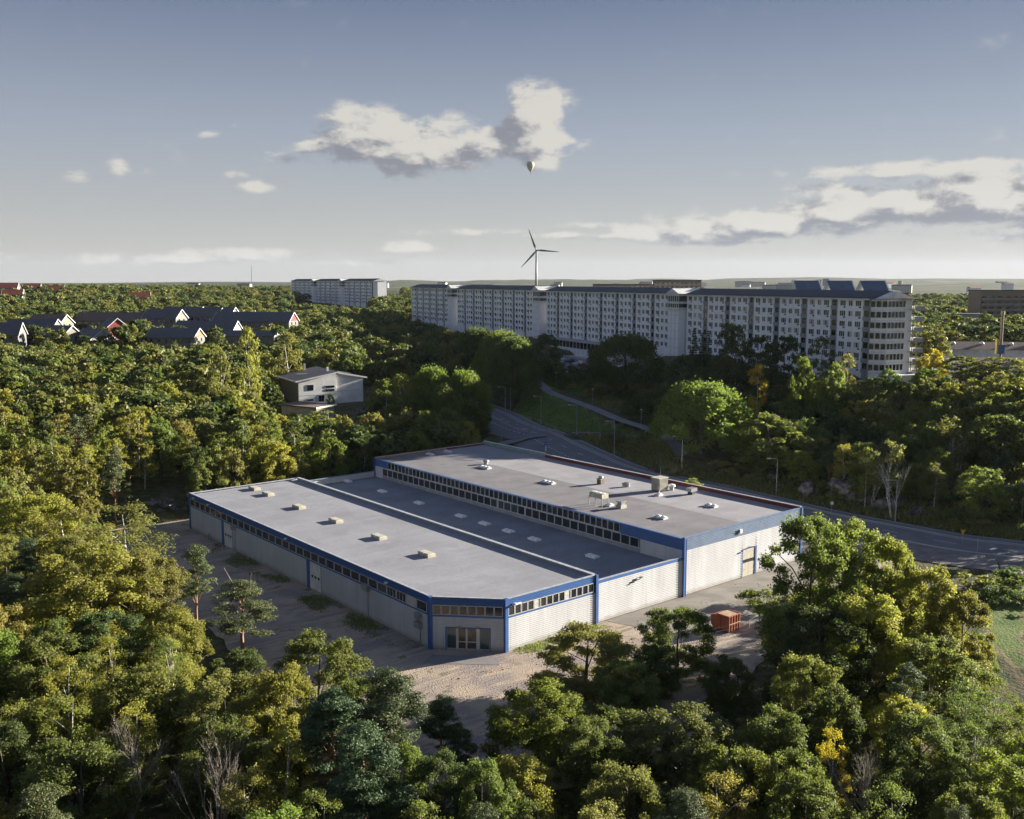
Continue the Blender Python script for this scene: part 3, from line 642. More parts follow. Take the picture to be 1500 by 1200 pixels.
# overhead doors on the long side
for v, wd, col in doors_long:
    s0 = vE - v; p = along(*WALL_LONG, s0); q = along(*WALL_LONG, s0 + col); r_ = along(*WALL_LONG, s0 + col + wd)
    strip('blue_column', p, q, 0, 4.22, -.12, .10, M_bluetrim)
    mb = MB()
    for k in range(7): z0 = .1 + k * .585; wall_panel(mb, q, r_, z0, z0 + .565, -.12, .03 if k % 2 else .035)
    dr = mb.build('overhead_door', M_white, WH)
    for k in range(3):
        a, b_ = along(q, r_, .45 + k * .95), along(q, r_, .45 + k * .95 + .55); strip('door_pane', a, b_, 1.93, 2.27, .02, .05, M_glass, dr)
    strip('door_jamb', along(q, r_, wd), along(q, r_, wd + .14), 0, 4.22, -.12, .08, M_bluetrim)
# glazed entrance on the chamfered corner
e0, e1 = seg(*WALL_CH, .20, .80); LE = math.dist(e0, e1)
ent = MB(); wall_panel(ent, e0, along(e0, e1, .14), 0, 2.95, -.15, .10); wall_panel(ent, along(e0, e1, LE - .14), e1, 0, 2.95, -.15, .10); wall_panel(ent, along(e0, e1, .14), along(e0, e1, LE - .14), 2.8, 2.95, -.15, .10)
ENT = ent.build('entrance', M_bluetrim, WH)
strip('entrance_back', along(e0, e1, .14), along(e0, e1, LE - .14), .08, 2.8, -.5, -.45, M_curtain, ENT)
x = .14; ws = [1.15, .2, .95, .1, 1.15, .32, 1.2]; tot = sum(ws); kf = (LE - .28) / tot
for k, w_ in enumerate(ws):
    w_ *= kf
    if k in (1, 3, 5): strip('door_post', along(e0, e1, x), along(e0, e1, x + w_), .08, 2.8, -.12, .02, M_frame, ENT)
    else:
        z0 = .08
        strip('glass_panel', along(e0, e1, x + .05), along(e0, e1, x + w_ - .05), .14, 2.74, -.10, -.07, M_glassb if k in (2, 4) else M_glassg, ENT)
        mb = MB(); wall_panel(mb, along(e0, e1, x), along(e0, e1, x + .05), .08, 2.8, -.13, -.03); wall_panel(mb, along(e0, e1, x + w_ - .05), along(e0, e1, x + w_), .08, 2.8, -.13, -.03)
        wall_panel(mb, along(e0, e1, x + .05), along(e0, e1, x + w_ - .05), .08, .2, -.13, -.03)
        if k in (2, 4): wall_panel(mb, along(e0, e1, x + .05), along(e0, e1, x + w_ - .05), 1.0, 1.12, -.13, -.03)
        mb.build('door_leaf' if k in (2, 4) else 'side_light', M_frame, ENT)
    x += w_
for f in (.28, .68): strip('lamp', *seg(e0, e1, f, f + .08), 3.02, 3.10, .04, .32, M_galv)
# big door in the high building's front
mb = MB(); mb.box(dB0, dB0 + .16, -.10, .1, 0, 4.5); mb.box(dB1 - .4, dB1, -.12, .1, 0, 4.5); mb.box(dB0 + .16, dB1 - .4, -.10, .1, 4.36, 4.5); DF = mb.build('door_frame', M_bluetrim, WH)
mb = MB()
for k in range(8):
    z0 = .08 + k * .534; 
    if k != 4: mb.box(dB0 + .16, dB1 - .4, -.03 - .01 * (k % 2), .05, z0, z0 + .51)
bd = mb.build('overhead_door', M_beige, WH)
for k in range(4): a = dB0 + .2 + k * .75; mb = MB(); mb.box(a, a + .68, -.02, .03, 2.24, 2.70); mb.build('door_pane', M_glass, bd)
mb = MB(); mb.box(dB0 + .16, dB1 - .4, .05, .08, 0, 4.36); mb.build('door_backing', M_darkframe, bd)
# wall fittings
def lamp(u, v, z, du, dv, m_=M_white, name='wall_lamp'):
    mb = MB(); mb.box(u - .18, u + .18, v - .18, v + .18, z - .1, z + .12); mb.box(u - .05 + min(0, du), u + .05 + max(0, du), v - .05 + min(0, dv), v + .05 + max(0, dv), z - .03, z + .03); return mb.build(name, m_, WH)
for v in (80.5, 74, 44.5, 16.2): lamp(uA - .35, v, 6.15, .3, 0)
lamp(1.2, -.45, 5.95, 0, .4); mb = MB(); mb.box(1.1, 2.1, -.5, -.28, 5.85, 5.98); mb.build('wall_lamp', M_white, WH)
mb = MB(); mb.box(45.6, 46.1, -.35, -.08, 7.2, 7.8); mb.build('floodlight', M_white, WH)
mb = MB(); mb.tube([(48.0, -.1, 4.62), (48.6, -.75, 4.72)], .06, 6); mb.box(48.4, 48.9, -.95, -.6, 4.66, 4.78); mb.build('wall_lamp', M_darkframe, WH)
mb = MB(); mb.tube([(22.4, -.12, 4.35), (23.6, -.35, 4.6)], .07, 6); mb.box(22.1, 22.5, -.28, -.07, 4.2, 4.4); mb.box(23.5, 23.95, -.45, -.2, 4.7, 4.85); mb.build('wall_lamp', M_darkframe, WH)
def vent(v, z, sz=.8):
    mb = MB(); mb.box(uA - .62, uA - .06, v - sz, v + sz, z, z + .75); 
    for k in range(5): mb.box(uA - .66, uA - .62, v - sz + .08, v + sz - .08, z + .1 + k * .12, z + .16 + k * .12)
    mb.tube([(uA - .15, v - .2, z), (uA - .15, v - .2, .2)], .05, 6); return mb.build('cooling_unit', M_galv, WH)
vent(21.3, 3.9, .75); vent(8.9, 3.35, .55); vent(8.9, 2.2, .6); vent(63.6, 3.75, .5)
mb = MB(); mb.tube([(uA - .55, 73.6, 0), (uA - .55, 73.6, 1.1), (uA - .55, 72.6, 1.1), (uA - .55, 72.6, 0)], .04, 6); mb.build('bollard_rail', M_darkframe, WH)
mb = MB(); mb.tube([(uB + .12, -.4, 8.5), (uB + .12, -.4, .1)], .06, 8); mb.build('downpipe', M_bluetrim, WH)
mb = MB(); mb.tube([(uM + .3, -.14, 5.5), (uM + .3, -.14, .1)], .06, 8); mb.build('downpipe', M_bluetrim, WH)

# ------------------------------------------------------------------ things on the roofs
def skylight(px, py, z, kind='double', curb=M_dome):
    x, y, _ = at(px, py, z + .25); u, v = to_uv(x, y); n = {'double': 2, 'triple': 3, 'single': 1}[kind]
    if kind == 'beige':
        pass
    w_ = .55; L_ = 1.02 * n
    mb = MB(); mb.box(-w_, w_, -L_ / 2, L_ / 2, 0, .24); mb.box(-w_ - .06, w_ + .06, -L_ / 2 - .06, L_ / 2 + .06, .24, .29)
    o = mb.build('skylight', curb, WH, (u, v, z))
    for k in range(n): mb = MB(); mb.dome(0, -L_ / 2 + 1.02 * (k + .5), .29, .48, .46, .2); mb.build('dome', M_dome, o, smooth=True)
    return o
def hatch(px, py, z):
    x, y, _ = at(px, py, z + .3); u, v = to_uv(x, y)
    mb = MB(); mb.box(-.66, .66, -1.25, 1.25, 0, .40); o = mb.build('roof_hatch', M_beige, WH, (u, v, z))
    for k in (0, 1): mb = MB(); mb.box(-.70, .70, -1.27 + 1.3 * k, -.03 + 1.3 * k, .40, .47); mb.prism([(-.6, .47), (.6, .47), (.5, .53), (-.5, .53)], -1.2 + 1.3 * k, -.1 + 1.3 * k, 'y'); mb.build('hatch_lid', mat('hatch_lid_sheet', (.55, .52, .42), .5, scale=2), o)
for p in ((373, 715), (393, 723), (438, 742), (492, 762), (555, 786), (625, 811)): hatch(*p, 6.3)
for p in ((509, 704), (560, 719), (614, 736), (675, 755), (710, 766), (745, 777), (783, 789), (868, 814)): skylight(*p, 4.6)
for p, k in (((630, 665), 'double'), ((656, 661), 'double'), ((710, 684), 'triple'), ((803, 706), 'triple'), ((893, 739), 'single'), ((968, 757), 'double'), ((965, 724), 'single'), ((1042, 740), 'double')): skylight(*p, 8.22, k)
def roofpt(px, py, z=8.22): x, y, _ = at(px, py, z); return to_uv(x, y)
u, v = roofpt(712, 680); mb = MB(); mb.tube([(u, v, 8.22), (u, v, 8.7)], .42, 12, 1); mb.tube([(u, v, 8.7), (u, v, 8.8), (u, v, 9.05), (u, v, 9.15)], [.62, .66, .5, .1], 12, 0); mb.build('roof_fan', [M_galv, M_beige], WH)
u, v = roofpt(880, 709); mb = MB(); mb.box(u - .5, u + .5, v - .5, v + .5, 8.22, 9.15, 1); mb.box(u - .6, u + .6, v - .6, v + .6, 9.15, 9.25, 0); mb.tube([(u, v, 9.25), (u, v, 9.4), (u, v, 9.6), (u, v, 9.7)], [.3, .5, .45, .1], 10, 0); mb.build('roof_chimney', [M_galv, mat('chimney_brown', (.19, .15, .11), .8)], WH)
u, v = roofpt(919, 713); mb = MB(); mb.tube([(u, v, 8.22), (u, v, 9.0)], .45, 12); mb.tube([(u, v + .1, 8.8), (u - .8, v + .5, 8.6)], .3, 10); mb.build('roof_vent', M_galv, WH)
# cooling machine standing on legs
u, v = roofpt(877, 740); mb = MB()
for du in (-.75, .75):
    for dv in (-1.5, 0, 1.5): mb.box(u + du - .06, u + du + .06, v + dv - .06, v + dv + .06, 8.22, 9.55)
mb.box(u - .8, u + .8, v - 1.55, v + 1.55, 9.55, 9.65); CH = mb.build('cooler', M_galv, WH)
mb = MB(); mb.box(u - .75, u + .75, v - 1.5, v + 1.5, 9.65, 10.3); mb.build('cooler_case', M_beige, CH)
for k in range(3): mb = MB(); mb.tube([(u, v - 1 + k, 10.3), (u, v - 1 + k, 10.42)], .42, 12); mb.build('cooler_fan', M_white, CH)
u, v = roofpt(910, 744); mb = MB(); mb.box(u - .7, u + .7, v - .6, v + .6, 8.22, 8.75, 0); mb.box(u - .45, u + .45, v - .45, v + .45, 8.75, 9.25, 1); mb.box(u - .65, u + .65, v - .6, v + .6, 9.25, 9.4, 1); mb.build('roof_fan', [M_beige, M_galv], WH)
# louvred air handling box with mast
u, v = roofpt(966, 719); mb = MB(); mb.box(u - 1.15, u + 1.15, v - .9, v + .9, 8.5, 10.6); mb.box(u - 1.25, u + 1.25, v - 1, v + 1, 10.6, 10.68)
for k in range(9):
    a = u - 1.05 + k * .25; mb.box(a, a + .09, v - 1.0, v - .9, 8.6, 10.5)
for k in range(7): a = v - .8 + k * .25; mb.box(u - 1.24, u - 1.15, a, a + .09, 8.6, 10.5)
for a in (-1, 1):
    for b_ in (-.8, .8): mb.box(u + a - .1, u + a + .1, v + b_ - .1, v + b_ + .1, 8.22, 8.5)
mb.build('air_handler', mat('faded_cream_sheet', (.47, .45, .38), .6, scale=1.5), WH)
mb = MB(); mb.tube([(u + 1.8, v + 1.4, 8.22), (u + 1.8, v + 1.4, 14.2)], [.05, .02], 6); mb.build('mast', M_galv, WH)
u, v = roofpt(984, 718); mb = MB(); mb.tube([(u, v, 8.22), (u, v, 8.9)], .4, 10, 0); mb.tube([(u, v, 8.9), (u, v, 9.2), (u, v, 9.35)], [.65, .6, .2], 12, 1); mb.build('roof_fan', [M_beige, M_white], WH)
u, v = roofpt(1013, 724); mb = MB(); mb.box(u - .45, u + .45, v - .5, v + .5, 8.22, 8.75, 1); mb.box(u - .8, u + .8, v - .6, v + .6, 8.75, 9.35, 0); mb.build('roof_fan', [M_galv, M_darkframe], WH)
for px, py in ((655, 770), (700, 781), (590, 749)): pass

# ------------------------------------------------------------------ skip, fence posts
def local_box(): return MB()
x, y, _ = at(1067, 929, 0)
sk = empty('waste_container', (x, y, .02), R(39.8), 'rusty orange-red closed waste container on the yard asphalt behind the dark pointed oak', 'container')
mb = MB(); mb.prism([(0, .22), (2.5, .22), (2.9, .8), (2.9, 1.85), (1.9, 2.2), (0, 2.2), ], .0, 2.3, 'x')
mb.v = [(v[0], v[1], v[2]) for v in mb.v]; mb.build('body', M_rust, sk)
for xx in (.02, .55, 1.1, 1.65, 2.16): mb = MB(); mb.box(xx, xx + .12, -.08, -.003, .22, 2.18); mb.build('rib', M_rust, sk)
mb = MB(); mb.box(0, 2.3, -.11, -.082, 1.15, 1.25); mb.build('rail', M_rusttop, sk)
for yy in (.1, .7, 1.3): mb = MB(); mb.box(-.08, -.003, yy, yy + .12, .22, 2.15); mb.build('rib', M_rust, sk)
mb = MB(); mb.box(.08, 2.22, .05, 1.85, 2.205, 2.25); mb.build('lid', M_rusttop, sk)
mb = MB(); mb.box(-.06, 2.36, -.06, .05, 2.2, 2.3); mb.box(-.06, .06, .05, 1.9, 2.2, 2.3); mb.box(2.24, 2.36, .05, 1.9, 2.2, 2.3); mb.build('rim', M_rust, sk)
for yy in (.4, 2.0): mb = MB(); mb.tube([(.15, yy, .12), (2.15, yy, .12)], .11, 8); mb.build('roller', M_darkframe, sk)
fpts = [(1040, 938), (1097, 925), (1121, 906), (1150, 897), (1178, 889)]
fx = [at(px, py, 0) for px, py in fpts]
fe = empty('wire_fence', tuple(fx[0]), 0, 'thin low wire fence with grey posts along the yard edge by the container', 'fence')
for q in fx: mb = MB(); mb.tube([(q[0] - fx[0][0], q[1] - fx[0][1], -.1), (q[0] - fx[0][0], q[1] - fx[0][1], 1.5)], .045, 6); mb.build('post', M_galv, fe)
for zz in (.4, .9, 1.4):
    mb = MB(); mb.tube([(q[0] - fx[0][0], q[1] - fx[0][1], zz) for q in fx], .012, 4); mb.build('wire', M_galv, fe)
# ------------------------------------------------------------------ the long apartment blocks on the plateau
AD = np.array([-.395, .919]); AQ = np.array([96.2, 255.0]); A_RZ = math.atan2(.919, -.395)      # local +x recedes, local +y is the facade's outside
def apt(s0, s1, base, label, tower=True, detail=2, ad=AD, aq=AQ, rz=A_RZ, storeys=7, sh=2.8, end=False, depth=11.5, rec=None):
    p = aq + ad * s0; L = s1 - s0
    r = empty('apartment_building', (p[0], p[1], base), rz, label, 'apartment building', 'long pale apartment blocks on the ridge')
    H = storeys * sh + 1.2; x0 = 3.2 if end else 0
    mb = MB(); mb.box(x0, L, -depth, -.35, -6, H)
    if end: mb.poly([(0.02, -3.2), (x0, -.36), (x0, -depth), (0.02, -depth)][::-1], -6, H)
    mb.build('wall', M_aptwall, r)
    # gabled roof with overhang
    mb = MB(); o = .7
    mb.prism([(-depth - o, H + .25), (o, H + .25), (o, H + .45), (-depth / 2, H + 2.3), (-depth - o, H + .45)], 1.5 if end or tower else -.2, L + .2, 'x'); 
    mb.build('roof', M_aptroof, r)
    mb = MB(); mb.box(x0, L, .05, .55, H - .15, H + .24); mb.build('cornice', M_white, r)
    mb = MB(); mb.prism([(-depth - .3, H + .2), (.3, H + .2), (-depth / 2, H + 2.2)], (-.4 if not tower else -6), 1.5, 'x'); mb.build('gable', M_white, r)
    mod = 13.2; nm = max(1, int(round((L - x0) / mod))); mod = (L - x0) / nm; RW = 2.5
    groups = [(3.5, 2.1, 3), (6.9, 1.5, 2), (9.7, 2.2, 3)]
    # facade skin: panels between the recesses
    for k in range(nm):
        a = x0 + k * mod
        if detail > 1 or k == 0 or True:
            mb = MB(); mb.box(a + RW, a + mod - .08, -.35, 0, -6, H); 
            for q in (5.9, 9.0): mb.box(a + q, a + q + .1, 0, .1, .5, H)
            mb.build('facade_panel', M_aptwall, r)
        mb = MB(); mb.box(a - .08, a + .02, -.2, .25, .2, H); mb.build('downpipe', M_aptdark, r)
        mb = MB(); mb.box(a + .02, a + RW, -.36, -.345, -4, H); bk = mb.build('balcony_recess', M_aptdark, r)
        bm = MB(); gm_ = MB()
        for f in range(storeys):
            z = 1.2 + f * sh
            if detail > 1:
                if f == 0 and k == 0:
                    q = MB(); q.box(.05, RW, -.9, .12, 0, .12); q.box(.05, RW, .06, .12, .12, 1.0, 1); bme = q.mesh('balcony', [M_concrete, M_aptdark]); q = MB(); q.box(.3, RW - .2, -.34, -.30, .25, 2.5); gme = q.mesh('recess_glass', M_glass)
                link('balcony', bme, r, (a, 0, z)); link('recess_glass', gme, r, (a, 0, z))
            else: bm.box(a + .05, a + RW, -.9, .12, z + .0, z + .12); bm.box(a + .05, a + RW, .08, .12, z + .12, z + 1.0, 1); gm_.box(a + .3, a + RW - .2, -.34, -.30, z + .25, z + 2.5)
        if detail < 2: tag(bm.build('balcony_column', [M_concrete, M_aptdark], r), kind='stuff'); tag(gm_.build('recess_glass', M_glass, r), kind='stuff')
    if detail > 1:
        meshes = {}
        for wd, ns in ((2.1, 3), (1.5, 2), (2.2, 3)):
            for mi, gl in enumerate((M_glass, M_glassg, M_curtain)):
                f = MB(); pn = MB()
                for q in range(ns):
                    xa = wd * q / ns; xb = wd * (q + 1) / ns - .06
                    f.box(xa, xa + .07, 0, .07, 0, 1.45, 0); f.box(xb - .07, xb, 0, .07, 0, 1.45, 0); f.box(xa + .07, xb - .07, 0, .07, 0, .07, 0); f.box(xa + .07, xb - .07, 0, .07, 1.38, 1.45, 0)
                    gi = 1 if (q + mi) % 3 else 2; f.box(xa + .07, xb - .07, 0, .03, .07, 1.38, gi)
                if ns == 3: f.box(0, .75, 0, .09, -.55, -.12, 3)
                meshes[(wd, mi)] = f.mesh('window', [M_frame, gl, M_glass, M_darkframe])
        for f in range(storeys):
            for k in range(nm):
                for (gx_, wd, ns) in groups:
                    link('window', meshes[(wd, random.choice((0, 0, 1, 1, 2, 2)))], r, (x0 + k * mod + gx_ * mod / 13.2, 0.002, 1.2 + f * sh + .95))
    else:
        for f in range(storeys):
            mb = MB()
            for k in range(nm):
                for (gx_, wd, ns) in groups:
                    for q in range(ns): xa = x0 + k * mod + gx_ * mod / 13.2 + wd * q / ns; mb.box(xa, xa + wd / ns - .12, 0, .05, 2.2 + f * sh, 3.4 + f * sh, random.choice((0, 0, 1, 2)))
                    if ns == 3: xa = x0 + k * mod + gx_ * mod / 13.2; mb.box(xa, xa + .8, 0, .1, 1.65 + f * sh, 2.1 + f * sh, 0)
            tag(mb.build('window_row', [M_glass, M_glassg, M_curtain], r), kind='stuff')
    if tower:
        tw = 7.0; mb = MB(); mb.box(-tw, -.05, -6, 2.6, -8, H - 5.4); 
        T = mb.build('stair_tower', M_aptwall, r)
        mb = MB()
        for k in range(9): mb.box(-tw - .03, .0, 2.6, 2.64, -6 + k * 2.8, -5.94 + k * 2.8)
        for q in (-4.8, -2.4): mb.box(q, q + .06, 2.6, 2.65, -8, H - 5.5)
        mb.build('panel_joint', M_aptdark, T)
        # glazed two-storey lantern on top of the tower
        mb = MB(); mb.box(-tw - .4, .4, -7, 3.0, H - 5.4, H - 4.5, 0); mb.box(-tw + .2, -.2, -6.5, 2.5, H - 4.5, H - 3.2, 1); mb.box(-tw - .4, .4, -7, 3.0, H - 3.2, H - 2.4, 0); mb.box(-tw + .2, -.2, -6.5, 2.5, H - 2.4, H - .5, 1); mb.box(-tw - .2, .2, -7, 2.9, H - .5, H + .3, 0)
        for k in range(6):
            q = -tw + .1 + k * (tw - .3) / 5
            for z0, z1 in ((H - 4.5, H - 3.2), (H - 2.4, H - .5)): mb.box(q, q + .14, 2.5, 2.62, z0, z1, 0)
        mb.build('lantern', [M_white, M_glassg], r)
        mb = MB(); mb.prism([(-tw - .6, H + .3), (.6, H + .3), (-tw / 2, H + 2.1)], -7, 3.2, 'y'); mb.build('lantern_roof', M_white, r)
    return r, H
S1, HS1 = apt(0, 90, 19.4, 'nearest pale seven-storey block with corner of wide glazed bays and balconies', tower=False, end=True)
apt(98, 204, 19.6, 'second pale block from the right, blank stair tower beside its trees', storeys=7)
apt(213, 322, 19.8, 'third pale block from the right, standing behind the tall poplars', detail=1)
apt(331, 408, 20.0, 'fourth pale block, left end of the long row', detail=1)
# link between the first and second block
p = AQ + AD * 90; lk = empty('link_block', (p[0], p[1], 19.4), A_RZ, 'narrow recessed link between the two nearest pale blocks', 'building')
mb = MB(); mb.box(0.02, 1.2, -9, -1.5, -5, 19.5); mb.box(.02, 8, -9.5, -2.5, -5, 19.0); mb.build('wall', M_aptwall, lk)
for f in range(7):
    mb = MB(); mb.box(.3, 1.05, -1.5, -1.42, 1.8 + f * 2.8, 3.0 + f * 2.8); mb.build('window', M_glass, lk)
# the glazed end of the nearest block: bays along the facade, bays on the end wall, balconies
sb = 7 * 2.8 + 1.2; ca, cb = (3.2, .05), (0, -3.2)
for f in range(7):
    z = 1.2 + f * 2.8
    mb = MB()
    for (q0, q1, nn_) in (((3.2, .02), (0., -3.0), 3), ((0., -3.0), (-.0, -9.2), 5)):
        q0 = np.array(q0); q1 = np.array(q1); d = (q1 - q0) / np.linalg.norm(q1 - q0); n_ = np.array([-d[1], d[0]]) * -1; n_ = -n_ if (n_ @ np.array([-1, .3])) < 0 else n_
        Lb = np.linalg.norm(q1 - q0)
        for k in range(nn_):
            a = q0 + d * (Lb * k / nn_ + .12) + n_ * .03; b_ = q0 + d * (Lb * (k + 1) / nn_ - .12) + n_ * .03
            w_ = MB(); w_.poly([tuple(a), tuple(b_), tuple(b_ + n_ * .06), tuple(a + n_ * .06)], z + .85, z + 2.35, 0)
            for e_ in (a, b_ - d * .09): w_.poly([tuple(e_ + n_ * .06), tuple(e_ + d * .09 + n_ * .06), tuple(e_ + d * .09 + n_ * .1), tuple(e_ + n_ * .1)], z + .85, z + 2.35, 1)
            w_.build('bay_window', [M_glass, M_frame], S1)
    mb.poly([(3.2, .1), (-.1, -3.15), (-.1, -9.3), (0.3, -9.3), (0.3, -3.3), (3.2, -.3)], z - .02, z + .12); mb.build('floor_band', M_white, S1)
for f in range(7):                                              # balconies round the far corner
    z = 1.2 + f * 2.8; mb = MB(); mb.box(-2.0, 3.0, -13.6, -11.6, z, z + .16); mb.box(-2.2, -2.0, -13.8, -10.4, z - .1, z + 1.05); mb.box(-2.0, 3, -13.8, -13.6, z - .1, z + 1.05); mb.box(-2., 0, -11.0, -10.4, z, z + .16); mb.build('balcony', mat('weathered_balcony', (.42, .42, .40), .8, scale=1), S1)
for q in (-12.8, -11.2): mb = MB(); mb.box(-.9, -.75, q, q + .14, -4, 20.5); mb.build('post', M_aptdark, S1)
mb = MB(); mb.box(-2.6, 3.5, -14.2, -7, sb + .1, sb + .3); mb.build('end_canopy', mat('rusty_canopy_edge', (.15, .09, .06), .7), S1)
mb = MB(); mb.box(-3.5, 0, -12, -2.5, -2, 1.0); mb.build('terrace', M_aptwall, S1)
# storefront podium and retaining wall below the second block
p = AQ + AD * 106; pod = empty('podium', (p[0], p[1], 14), A_RZ, 'white panelled retaining wall with glazed storefront above the parking lot', 'building')
mb = MB(); mb.box(14, 92, 1, 9, -3, 3.4); mb.build('wall', M_aptwall, pod)
for k in range(20): mb = MB(); mb.box(15 + k * 3.9, 18.2 + k * 3.9, 9.0, 9.1, 1.2, 3.3); mb.build('panel', M_white, pod)
mb = MB(); mb.box(10, 90, 1.2, 6.5, 3.4, 6.2); mb.build('storefront', M_glass, pod)
for k in range(26): mb = MB(); mb.box(10 + k * 3.2, 10.3 + k * 3.2, 6.5, 6.6, 3.4, 6.2); mb.build('mullion', M_white, pod)
mb = MB(); mb.box(8, 92, 1.0, 8.6, 6.2, 6.5); mb.build('canopy', M_concrete, pod)
mb = MB(); mb.box(16, 92, 9.1, 13.5, -3, .8); mb.build('lower_wall', M_concrete, pod)
# far group of blocks on the left
fd = np.array([-.505, .863]); fq = np.array([-118., 835.]); frz = math.atan2(.863, -.505)
for (s0, s1, lb) in ((0, 72, 'distant pale block, right one of the far group left of centre'), (78, 150, 'distant pale block, middle one of the far group behind a dark tree'), (156, 228, 'distant pale block, left one of the far group')):
    apt(s0, s1, 24.2, lb, tower=s0 > 0, detail=1, ad=fd, aq=fq, rz=frz, end=s0 == 0)
# other buildings behind
def block(name, x, y, z, rz, L, Dp, H, label, cat, wallm, rows=0, cols=0, roofm=None, gab=0, band=None, winm=None, wz=1.0, single=False, rowh=2.8):
    r = empty(name, (x, y, z), rz, label, cat); mb = MB(); mb.box(-L / 2, L / 2, 0, Dp, -6, H); mb.build('wall', wallm, r)
    mb = MB()
    if gab: mb.prism([(-.6, H), (Dp + .6, H), (Dp / 2, H + gab)], -L / 2 - .6, L / 2 + .6, 'x')
    else: mb.box(-L / 2 - .4, L / 2 + .4, -.4, Dp + .4, H, H + .45)
    mb.build('roof', roofm or M_aptroof, r)
    for f in range(rows):
        if band: mb = MB(); mb.box(-L / 2 + 1, L / 2 - 1, -1.1, 0, f * rowh + .2, f * rowh + 1.2); mb.build('balcony_band', band, r)
        if single:
            for k in range(cols): a = -L / 2 + (k + .5) * L / cols; mb = MB(); mb.box(a - L / cols * .28, a + L / cols * .28, -.06, 0, f * rowh + wz, f * rowh + wz + 1.3); mb.build('window', winm or M_glass, r)
        else:
            mb = MB()
            for k in range(cols): a = -L / 2 + (k + .5) * L / cols; mb.box(a - L / cols * .28, a + L / cols * .28, -.06, 0, f * rowh + wz, f * rowh + wz + 1.3)
            tag(mb.build('window_row', winm or M_glass, r), kind='stuff')
    return r
def face(px, y): x = (px - 750) / FPX * y; return x
block('apartment_block', face(990, 700), 700, 22, R(-6), 34, 12, 23.5, 'brown balconied block rising behind the roofs right of the wind turbine', 'apartment building', M_brick, 8, 10, band=M_beige)
block('apartment_block', face(930, 720), 725, 22, R(-4), 62, 12, 20.5, 'long brown block showing above the roof left of the taller brown one', 'apartment building', M_brick, 7, 16, band=M_beige)
block('apartment_block', face(1500, 520), 520, 18, R(4), 52, 12, 22, 'grey-brown balconied slab at the right edge below the hills', 'apartment building', M_brick, 7, 12, band=mat('grey_balcony', (.30, .29, .27), .8))
block('apartment_block', face(1392, 470), 470, 12, R(-25), 24, 10, 17, 'small grey house block with a few dark windows behind the balconies', 'apartment building', M_wallgrey, 5, 4, single=True)
block('apartment_block', face(1352, 500), 560, 15, R(10), 34, 10, 23, 'brown flat-roofed block just right of the nearest pale block', 'apartment building', M_brick, 7, 9)
sch = block('school_building', face(1445, 330), 320, 12, R(-13), 72, 15, 10.5, 'long low white building with brown roof and white roof domes at right', 'school', M_white, 2, 26, roofm=M_roofbrown, gab=2.2, single=True, rowh=3.8, wz=2.4)
for k in range(8): mb = MB(); mb.dome(-32 + k * 9, 4.5, 12.0, .9, .9, .9, 10, 3); mb.build('roof_dome', M_white, sch, smooth=True)
sch2 = block('school_building', face(1475, 290), 285, 12, R(-10), 42, 14, 8.2, 'nearer low white building with brown pitched roof at the right edge', 'school', M_white, 1, 14, roofm=M_roofbrown, gab=2.0, single=True, wz=5.0)
for k in range(4): mb = MB(); mb.dome(-16 + k * 10, 4.5, 9.6, .8, .8, .8, 10, 3); mb.build('roof_dome', M_white, sch2, smooth=True)
block('hall_building', face(1395, 275), 272, 15, R(-20), 12, 8, 6.5, 'plain white cube-like hall left of the brown-roofed building', 'hall', M_white)
block('school_building', face(1460, 400), 400, 13.5, R(-4), 60, 12, 9, 'far low shed with pale flat roof and dark posts behind the brown roofs', 'building', M_brick, 1, 20, roofm=M_white, wz=5.5)
# atrium roofs of blue glass behind the nearest block
atr = empty('atrium_building', (face(1235, 345), 345, 19), R(-4), 'building behind the nearest block with three blue glass gabled roofs in a row', 'building')
mb = MB(); mb.box(-19, 19, 0, 14, -4, 22.6); mb.build('wall', M_aptwall, atr)
for k in range(3):
    x0 = -17 + k * 11.6; mb = MB(); mb.prism([(-.5, 22.7), (10.5, 22.7), (5, 26.2)], x0, x0 + 8.6, 'x'); g = mb.build('glass_roof', M_solar, atr)
    mb = MB(); mb.prism([(-.8, 22.7), (10.8, 22.7), (5, 26.5)], x0 + 8.6, x0 + 8.9, 'x'); mb.build('gable', M_white, g)
# chimney mast beside the school
x, y = face(1466, 262), 262; z = gz(x, y)
chm = empty('tall_mast', (x, y, z), 0, 'tall brown chimney mast with a yellow top and blue box at its foot', 'mast')
mb = MB(); mb.tube([(0, 0, 0), (0, 0, 36 - z)], [.42, .34], 10); mb.build('shaft', M_brick, chm)
mb = MB(); mb.tube([(0, 0, 36 - z), (0, 0, 37 - z)], .5, 10); mb.build('cap', mat('ochre_cap', (.35, .28, .10), .7), chm)
mb = MB(); mb.box(-.8, .8, -.6, .6, 25.5 - z, 28 - z); mb.build('box', M_blue, chm); mb = MB(); mb.box(-1.3, -.85, -.5, .5, 25.5 - z, 29.5 - z); mb.build('yellow_panel', mat('yellow_panel', (.55, .42, .05), .6), chm)

